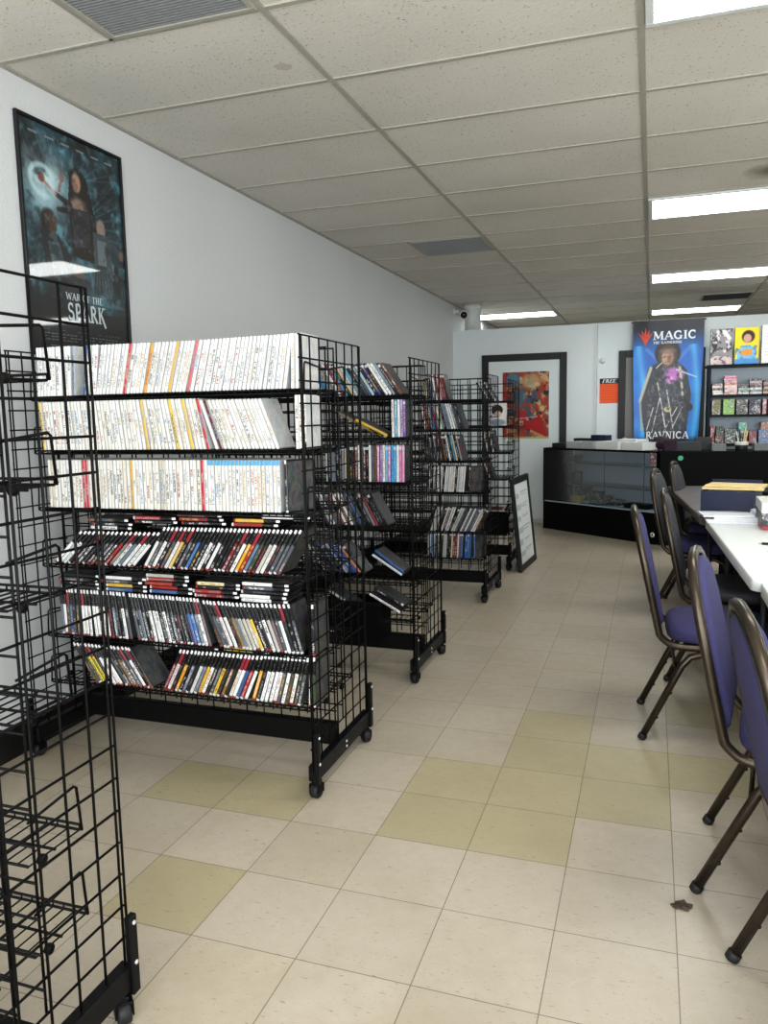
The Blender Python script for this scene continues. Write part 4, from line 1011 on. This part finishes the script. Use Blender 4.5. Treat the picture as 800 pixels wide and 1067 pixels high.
carton('large grey and white boxed game on top of the bookshelf', .628, .862, zt2, .405, '77747a', .1, None, a)
a = Art(44, 66, 'e6d02c'); a.poly([(.12, 0), (.9, 0), (.88, .42), (.62, .52), (.3, .5), (.1, .3)], '7fb3d6'); a.ell(.55, .75, .27, .17, '3a2622', 1, .2); a.ell(.52, .70, .17, .12, 'c79b86', 1, .25); a.put((a.noise(6, 3, 41)-.55)*7*(a.v < .5), '3f6f9c', .7); a.poly([(.28, .38), (.7, .4), (.72, .24), (.26, .22)], 'e0962f'); a.put((a.v < .13)*1., '4f93d0', .9)
carton('large yellow boxed game with a dark haired face on top of the bookshelf', .884, 1.138, zt2, .41, 'd9c42c', .1, None, a)
a = Art(40, 60, 'e9ebea')
for k in range(9): a.line(.12, .85-.08*k, .85-.1*(k % 3), .85-.08*k, .012, 'b9bdc0', .7)
carton('large white boxed game on top of the bookshelf', 1.165, 1.40, zt2, .43, 'e6e6e4', .1, None, a)
def bookpile(x0, x1, z, n, th, cols, where):
    for k in range(n):
        dx = random.uniform(-.006, .006); c = cols[k % len(cols)]
        o = MB().box(-(x1-x0)/2, (x1-x0)/2, 0, .17, 0, th-.001, 0, .0015).build('paperback_book', M['print'], None, ((x0+x1)/2+dx, BY+.02+random.uniform(0, .015), z+k*th)); o.color = (*hexc(c), 1)
        tag(o, '%s paperback, %s from the bottom of %s' % (colour_word(c), ordn(k+1), where), 'book', 'paperbacks piled on the second bookshelf level')
z2 = 1.5155
bookpile(.665, .775, z2, 5, .026, ['e9e7e2', 'd9d5d0', '3b3438', 'e2c6c6', '5b5052'], 'the first paperback pile by the banner')
bookpile(.79, .925, z2, 8, .027, ['e8c4c8', 'efd3d3', 'e3b9bf', 'edd6d4', 'd98f70', 'e2a9b4', 'dfa4b0', 'd995a6'], 'the tall pink pile')
bookpile(.935, 1.05, z2, 5, .024, ['dfe6e2', '6f9287', '9fb7ae', '2c2c30', '4b4448'], 'the green and white pile')
bookpile(1.06, 1.185, z2, 7, .025, ['cfd0d3', '6c6f79', 'e2e2e0', '37363c', '8b6f72', 'b9b0ae', '43363a'], 'the grey pile past the green one')
bookpile(1.20, 1.33, z2, 6, .026, ['c7a394', '7a5d52', 'e4d8cf', '6c4f48', 'b58a7a', '3b2f2d'], 'the brown pile at the far end')
z3 = 1.2855
for k, (x0, x1, h, c, lab) in enumerate(((.665, .755, .175, '6f6a35', 'olive'), (.785, .905, .18, '84b25a', 'bright green'), (.925, 1.045, .17, '4c4d46', 'dark mottled'), (1.06, 1.18, .165, '2d3047', 'dark blue'), (1.20, 1.24, .175, 'c98c9c', 'narrow pink'), (1.26, 1.38, .17, '8e7a66', 'tan'))):
    carton('%s boxed game standing on the third level of the bookshelf' % lab, x0, x1, z3, h, c, .15)
z4 = .9505
for k, (x0, x1, h, c, lab) in enumerate(((.655, .70, .20, 'a33030', 'narrow red'), (.71, .80, .10, '6a3838', 'low dark red'), (.81, .93, .17, '3d5148', 'dark green'), (.95, 1.05, .12, '4a4248', 'charcoal'), (1.07, 1.15, .14, '8a4a50', 'dusty red'), (1.17, 1.38, .155, '6c7fa8', 'blue and white'))):
    carton('%s boxed game on the lowest visible level of the bookshelf' % lab, x0, x1, z4, h, c, .16)
carton('teal boxed game laid on the charcoal one on the bookshelf', .955, 1.07, z4+.1405-.02, .115, '63a59a', .14) if False else None
carton('brown boxed game lying on the blue and white one', 1.19, 1.36, z4+.1555, .09, '9c6f58', .14)
carton('dark green boxed game lying on the low dark red one', .72, .80, z4+.1005, .10, '2f4238', .14)
carton('teal boxed game lying on the charcoal one', .955, 1.045, z4+.1205, .12, '63a59a', .14)

# ================================================================== TABLES
def table(name, label, x, y, rz, mat, L=1.80, W=.76, group=None):
    t = thing(name, label, 'table', (x, y, 0), rz, group)   # origin: near corner of the aisle edge
    def rr(o, r=.035, n=6):
        x0, x1, y0, y1 = o; p = []
        for cx, cy, a0 in ((x1-r, y1-r, 0), (x0+r, y1-r, 90), (x0+r, y0+r, 180), (x1-r, y0+r, 270)):
            for k in range(n+1): a = math.radians(a0+90*k/n); p.append((cx+r*math.cos(a), cy+r*math.sin(a)))
        return p
    m = MB(); m.pad(rr((0, W, 0, L)), lambda u, v, w: (u, v, w), [(.985, .690), (1, .694), (1, .733), (.996, .738), (.985, .740)]); m.build('table_top', mat, t)
    for yy in (.28, L-.28):
        lg = MB(); r = .0125
        for xx in (.09, W-.09): lg.tube([(xx, yy, .69), (xx, yy, .01)], r, 10)
        lg.tube([(.09, yy, .18), (W-.09, yy, .18)], r*.8, 8); lg.tube([(.09, yy, .66), (W-.09, yy, .66)], r*.8, 8)
        o = lg.build('leg_frame', M['darkgrey'], t)
        c = MB()
        for xx in (.09, W-.09): c.lathe((xx, yy, 0), (0, 0, 1), [(.015, 0), (.016, .002), (.016, .025), (.014, .027)], 12)
        c.build('foot_cap', M['foot'], o)
    # pleated black sheet added under the table middle to keep that space dark
    m = MB(); n = 120; vs = []; fs = []
    for k in range(n+1):
        yy = .02+(L-.04)*k/n; d = .012*math.sin(k*.9)+.004*math.sin(k*2.3)
        vs += [(W*.56+d, yy, .684), (W*.56+d*1.6, yy, .012)]
    fs = [(2*k, 2*k+1, 2*k+3, 2*k+2) for k in range(n)]
    m.add(vs, fs, 0, True); m.build('dark_sheet', M['dark_sheet'], t)
    return t
TG = 'folding tables in a line'
table('folding_table', 'near white folding table, cut by the picture edge, beside the nearest purple chair', .385, 1.215, 0, M['table_white'], 1.83, .76, TG)
table('folding_table', 'white folding table holding the navy box and loose papers', .362, 3.07, math.radians(2.1), M['table_white'], 1.66, .76, TG)
table('folding_table', 'brown topped table behind the navy box', .285, 4.80, math.radians(4.4), M['table_brown'], 1.95, .76, TG)
TZ = .7405
# navy box with manila folders
t = thing('card_storage_box', 'open navy cardboard box with manila folders on top, on the white table', 'box', (.455, 4.92, TZ), math.radians(-14))
m = MB(); w, d, h, e = .28, .34, .155, .006
m.box(-w/2, w/2, -d/2, d/2, 0, e).box(-w/2, w/2, -d/2, -d/2+e, e, h).box(-w/2, w/2, d/2-e, d/2, e, h+.04).box(-w/2, -w/2+e, -d/2+e, d/2-e, e, h).box(w/2-e, w/2, -d/2+e, d/2-e, e, h); m.build('body', M['navy'], t)
m = MB()
for k in range(5): m.box(-w/2+.012, w/2-.012, -d/2+.04+.05*k, -d/2+.043+.05*k, e, h-.01)
m.build('cards', M['paper'], t)
def flat_folder(label, loc, sx, sy, sz, rz, mat, tilt=(0, 0)):
    o = MB().box(-sx/2, sx/2, -sy/2, sy/2, 0, sz, 0, .001).build('manila_folder', mat, None, loc); o.rotation_euler = (tilt[0], tilt[1], rz); return tag(o, label, 'folder', 'manila folders on the navy box')
flat_folder('lower manila folder lying across the navy box', (.46, 4.875, TZ+.1615), .32, .22, .012, math.radians(-10), M['manila'])
flat_folder('upper manila folder lying across the navy box', (.475, 4.88, TZ+.1745), .31, .20, .010, math.radians(-16), M['manila'])
# loose papers
for k in range(4):
    o = MB().box(-.13, .13, -.095, .095, 0, .0105, 0, .0008).build('loose_paper', M['paper'], None, (.435+.012*k*(-1)**k, 4.63+.006*k, TZ+.0112*k)); o.rotation_euler = (0, 0, math.radians(-3+3*k))
    tag(o, '%s white paper in the stack before the navy box' % ('lowest', 'second', 'third', 'topmost')[k], 'paper', 'white papers on the white table')
# boxed cards
t = thing('boxed_cards', 'dark red printed box with a white lid on the white table edge', 'box', (.70, 4.50, TZ), math.radians(-2))
b = MB().box(-.15, .15, -.17, .17, 0, .085, 0, .002).build('carton', M['print'], t); b.color = (*hexc('3a3138'), 1)
MB().box(-.1505, .1505, -.1705, -.1698, .002, .018).box(-.1508, -.1500, -.17, .17, .002, .018).build('red_stripe', plain('red_print', hexc('a3353c'), .5), t)
MB().box(-.153, .153, -.173, .173, .0855, .14, 0, .003).build('lid', M['white_plastic'], t)
# crumpled white tissue
bm = bmesh.new(); bmesh.ops.create_icosphere(bm, subdivisions=3, radius=.055)
for v in bm.verts: v.co *= .65+.5*random.random(); v.co.z = max(v.co.z*.7, -.03)
o = MB().frombm(bm, 0).build('crumpled_tissue', M['paper'], None, (.575, 4.73, TZ+.031)); tag(o, 'crumpled white tissue beside the printed box on the white table', 'tissue')
for k, (x, y, rz) in enumerate(((.56, 3.86, -4), (.57, 3.655, 3))):
    t = thing('ballpoint_pen', ['dark pen lying farther out on the white table', 'dark pen lying nearest on the white table'][k], 'pen', (x, y, TZ+.0058), math.radians(rz), 'pens on the white table')
    MB().lathe((-.07, 0, 0), (1, 0, 0), [(.0055, 0), (.0055, .13), (.005, .14)], 10).build('barrel', M['darkgrey'], t)
    MB().lathe((-.07, 0, 0), (-1, 0, 0), [(.005, .0005), (.0015, .012), (.001, .016)], 10).build('tip', M['steel'], t)
o = MB().lathe((.80, 6.2, .7405), (0, 0, 1), [(.09, 0), (.12, .008), (.13, .03), (.126, .034), (.10, .012)], 32).build('black_dish', M['darkgrey']); tag(o, 'low round black dish on the far brown table', 'dish')
boxthing('white_carton', 'white cardboard carton at the picture edge on the far brown table', 'box', (.99, 6.0, TZ), (.22, .25, .26), M['white_plastic'], math.radians(4))

# ================================================================== CHAIRS
def build_chair():
    t = thing('banquet_chair', 'x', 'chair', (0, 0, 0))
    zb, zt = .43, .925
    def back(y, z):   # point on the reclined back
        s = (z-.40)/(.93-.40); return Vector((-.195-.115*s, y, z))
    half = [(.196, .45), (.2, .55), (.198, .68), (.188, .76), (.165, .835), (.125, .888), (.07, .917), (0, .926)]
    def smooth(P, n=4):
        o = []
        for i in range(len(P)-1):
            p0, p1, p2, p3 = P[max(0, i-1)], P[i], P[i+1], P[min(len(P)-1, i+2)]
            for k in range(n):
                t_ = k/n; o.append(tuple(.5*(2*b+(c-a)*t_+(2*a-5*b+4*c-d)*t_*t_+(3*b-a-3*c+d)*t_**3) for a, b, c, d in zip(p0, p1, p2, p3)))
        return o+[tuple(P[-1])]
    half = [(y, .45+(z-.45)*1.045) for y, z in half]; half[-2] = (.072, half[-2][1]); half = smooth(half[:-1]+[(.0, half[-1][1])], 3)
    side = [(-y, z) for y, z in half[:-1]]; arch = side+[half[-1]]+[(y, z) for y, z in half[:-1]][::-1]
    prof = [(-.011, -.014), (.011, -.014), (.011, .014), (-.011, .014)]
    def low(sy):
        y = sy*.194; return [Vector((.15, y, .402)), Vector((-.08, y*1.0, .400)), Vector((-.155, y, .408)), Vector((-.19, y, .432))]
    pts = [Vector(p) for p in smooth([tuple(p) for p in low(-1)]+[tuple(back(*arch[0]))], 3)][:-1]+[back(y, z) for y, z in arch]+[Vector(p) for p in smooth([tuple(back(*arch[-1]))]+[tuple(p) for p in low(1)[::-1]], 3)][1:]
    # square tube frame: swept with a running frame
    m = MB(); m.tube(pts, .0145, 8, False, 0, True); m.build('back_frame', M['bronze'], t)
    # cushioned back
    out = [(y*.90, .49+(z-.45)*.885) for y, z in arch]
    out = [(-.168, .475)]+out+[(.168, .475)]
    def b3(u, v, w):
        p = back(u, v); nrm = Vector((.977, 0, .212)); return tuple(p+nrm*w)
    MB().pad(out, b3, [(.93, -.016), (1, -.011), (1.0, .008), (.96, .022), (.86, .029), (.6, .033)]).build('backrest', M['purple'], t)
    pip = [b3(u, v, -.012) for u, v in out]
    MB().tube(pip, .004, 6, True).build('piping', M['darkgrey'], t)
    # seat
    so = []
    for k in range(32):
        a = 2*PI*k/32; c, s = math.cos(a), math.sin(a); ex = .55
        x = math.copysign(abs(c)**ex, c)*.205; y = math.copysign(abs(s)**ex, s)*.205; so.append((x+.03, y*(1.0+.06*(x > 0))))
    MB().pad(so, lambda u, v, w: (u, v, w), [(.9, .418), (.985, .420), (1, .430), (1.0, .455), (.97, .474), (.88, .486), (.6, .494), (.3, .497)]).build('seat', M['purple'], t)
    MB().box(-.11, .17, -.17, .17, .408, .4175).build('seat_base', M['black_metal'], t)
    # legs
    def leg(pts_, y):
        lm = MB(); lm.tube([(x, y, z) for x, z in pts_], .0145, 8, False, 0, True); o = lm.build('leg', M['bronze'], t)
        (xa, za), (xb, zb_) = pts_[-2], pts_[-1]; d = Vector((xb-xa, 0, zb_-za)).normalized()
        MB().lathe(Vector((xb, y, zb_))-d*.022, d, [(.016, 0), (.0175, .002), (.0175, .021), (.014, .024)], 12).build('foot_cap', M['foot'], o)
        for f in (.38, .72):
            g = MB(); p = Vector((xa+(xb-xa)*f, y, za+(zb_-za)*f)); g.lathe(p+Vector((.014, 0, .006)), (1, 0, .35), [(.006, 0), (.006, .006), (.003, .009)], 10)
            g.build('glide_button', M['foot'], o)
        return o
    for y in (-.205, .205):
        leg([(.06, .388), (-.03, .384), (-.085, .365), (-.118, .325), (-.268, .003)], y*1.0)
        leg([(.04, .388), (.12, .384), (.165, .365), (.19, .325), (.245, .003)], y*.90)
    MB().tube([(-.135, -.2, .285), (-.135, .2, .285)], .007, 8).build('stretcher', M['bronze'], t)
    MB().tube([(.197, -.18, .285), (.197, .18, .285)], .007, 8).build('stretcher', M['bronze'], t)
    return t
CG = 'stacking chairs along the tables'
ch = build_chair(); ch['group'] = CG
def place(first, fx, fy, rz, label):
    """fx, fy: middle of the rear feet"""
    r = math.radians(rz); x = fx+.268*math.cos(r); y = fy+.268*math.sin(r)
    if first: ch.location = (x, y, 0); ch.rotation_euler = (0, 0, r); ch['label'] = label
    else: dup(ch, (x, y, 0), r, label, CG)
place(True, -.017, 3.475, 1.5, 'purple stacking chair standing clear of the table with its round seat in full view')
place(False, .175, 2.43, -8.0, 'purple stacking chair drawn up to the gap between the two white tables')
place(False, .232, 1.75, 4, 'nearest purple stacking chair, cut by the picture edge')
place(False, .11, 4.25, -3, 'charcoal stacking chair beside the papers, behind the purple one with its seat in view')
place(False, .075, 5.66, -12, 'dark backed stacking chair drawn up to the brown table')
place(False, .215, 6.50, -12, 'farthest dark backed stacking chair at the brown table, against the black counter')

char = plain('charcoal_vinyl', hexc('33333a'), .5, 0, .1)
for o in [o for o in bpy.data.objects if o.name.startswith('backrest') and o.parent and o.parent.location.y > 4]:
    o.data = o.data.copy(); o.data.materials.clear(); o.data.materials.append(char); o['label'] = 'charcoal backrest pad'
o4 = [o for o in bpy.data.objects if o.get('category') == 'chair' and 4 < o.location.y < 4.9][0]
for o in kids(o4):
    if o.name.startswith('seat') and not o.name.startswith('seat_base'): o.data = o.data.copy(); o.data.materials.clear(); o.data.materials.append(char); o['label'] = 'charcoal seat pad'
# scrap on the floor
bm = bmesh.new(); pts = []
for k in range(14):
    a = 2*PI*k/14; r = .022*(.55+.7*random.random()); pts.append(bm.verts.new((r*1.3*math.cos(a), r*math.sin(a), .003+.006*random.random())))
c = bm.verts.new((0, 0, .009))
for k in range(14): bm.faces.new((pts[k], pts[(k+1) % 14], c))
lo = [bm.verts.new((v.co.x, v.co.y, .0006)) for v in pts]
for k in range(14): bm.faces.new((lo[k], lo[(k+1) % 14], pts[(k+1) % 14], pts[k]))
bm.faces.new(lo[::-1])
o = MB().frombm(bm).build('dried_leaf_scrap', M['dried'], None, (.109, 2.14, 0)); tag(o, 'small brown scrap lying on the floor tile before the nearest chair', 'scrap')

# ================================================================== LIGHT AND CAMERA
w = bpy.data.worlds.new('daylight'); bpy.context.scene.world = w; w.use_nodes = True
bg = w.node_tree.nodes['Background']; bg.inputs[0].default_value = (.82, .92, 1, 1); bg.inputs[1].default_value = 1.45
def area(name, loc, rot, sx, sy, power, col):
    l = bpy.data.lights.new(name, 'AREA'); l.shape = 'RECTANGLE'; l.size = sx; l.size_y = sy; l.energy = power; l.color = col
    o = bpy.data.objects.new(name, l); COL.objects.link(o); o.location = loc; o.rotation_euler = rot; return o
area('storefront_daylight', (1.2, YF+.1, 1.5), (PI/2+.25, 0, 0), 6.5, 2.3, 235, (.95, .98, 1))

cam = bpy.data.cameras.new('camera'); co = bpy.data.objects.new('camera', cam); COL.objects.link(co)
yaw, pitch, roll, fpx, hh = .331643739, -.124883878, -.0195166654, 809.125654, 1.3639271
cy, sy = math.cos(yaw), math.sin(yaw); f = Vector((-sy, cy, 0)); r = Vector((cy, sy, 0)); u = Vector((0, 0, 1))
f2 = f*math.cos(pitch)+u*math.sin(pitch); u2 = u*math.cos(pitch)-f*math.sin(pitch)
r3 = r*math.cos(roll)+u2*math.sin(roll); u3 = u2*math.cos(roll)-r*math.sin(roll)
co.matrix_world = Matrix(((r3.x, u3.x, -f2.x, 0), (r3.y, u3.y, -f2.y, 0), (r3.z, u3.z, -f2.z, hh), (0, 0, 0, 1)))
cam.sensor_fit = 'VERTICAL'; cam.sensor_height = 36; cam.lens = fpx/1067*36; cam.clip_start = .02; cam.clip_end = 100
sc = bpy.context.scene; sc.camera = co
sc.view_settings.view_transform = 'Standard'; sc.view_settings.look = 'Medium High Contrast'; sc.view_settings.exposure = .08
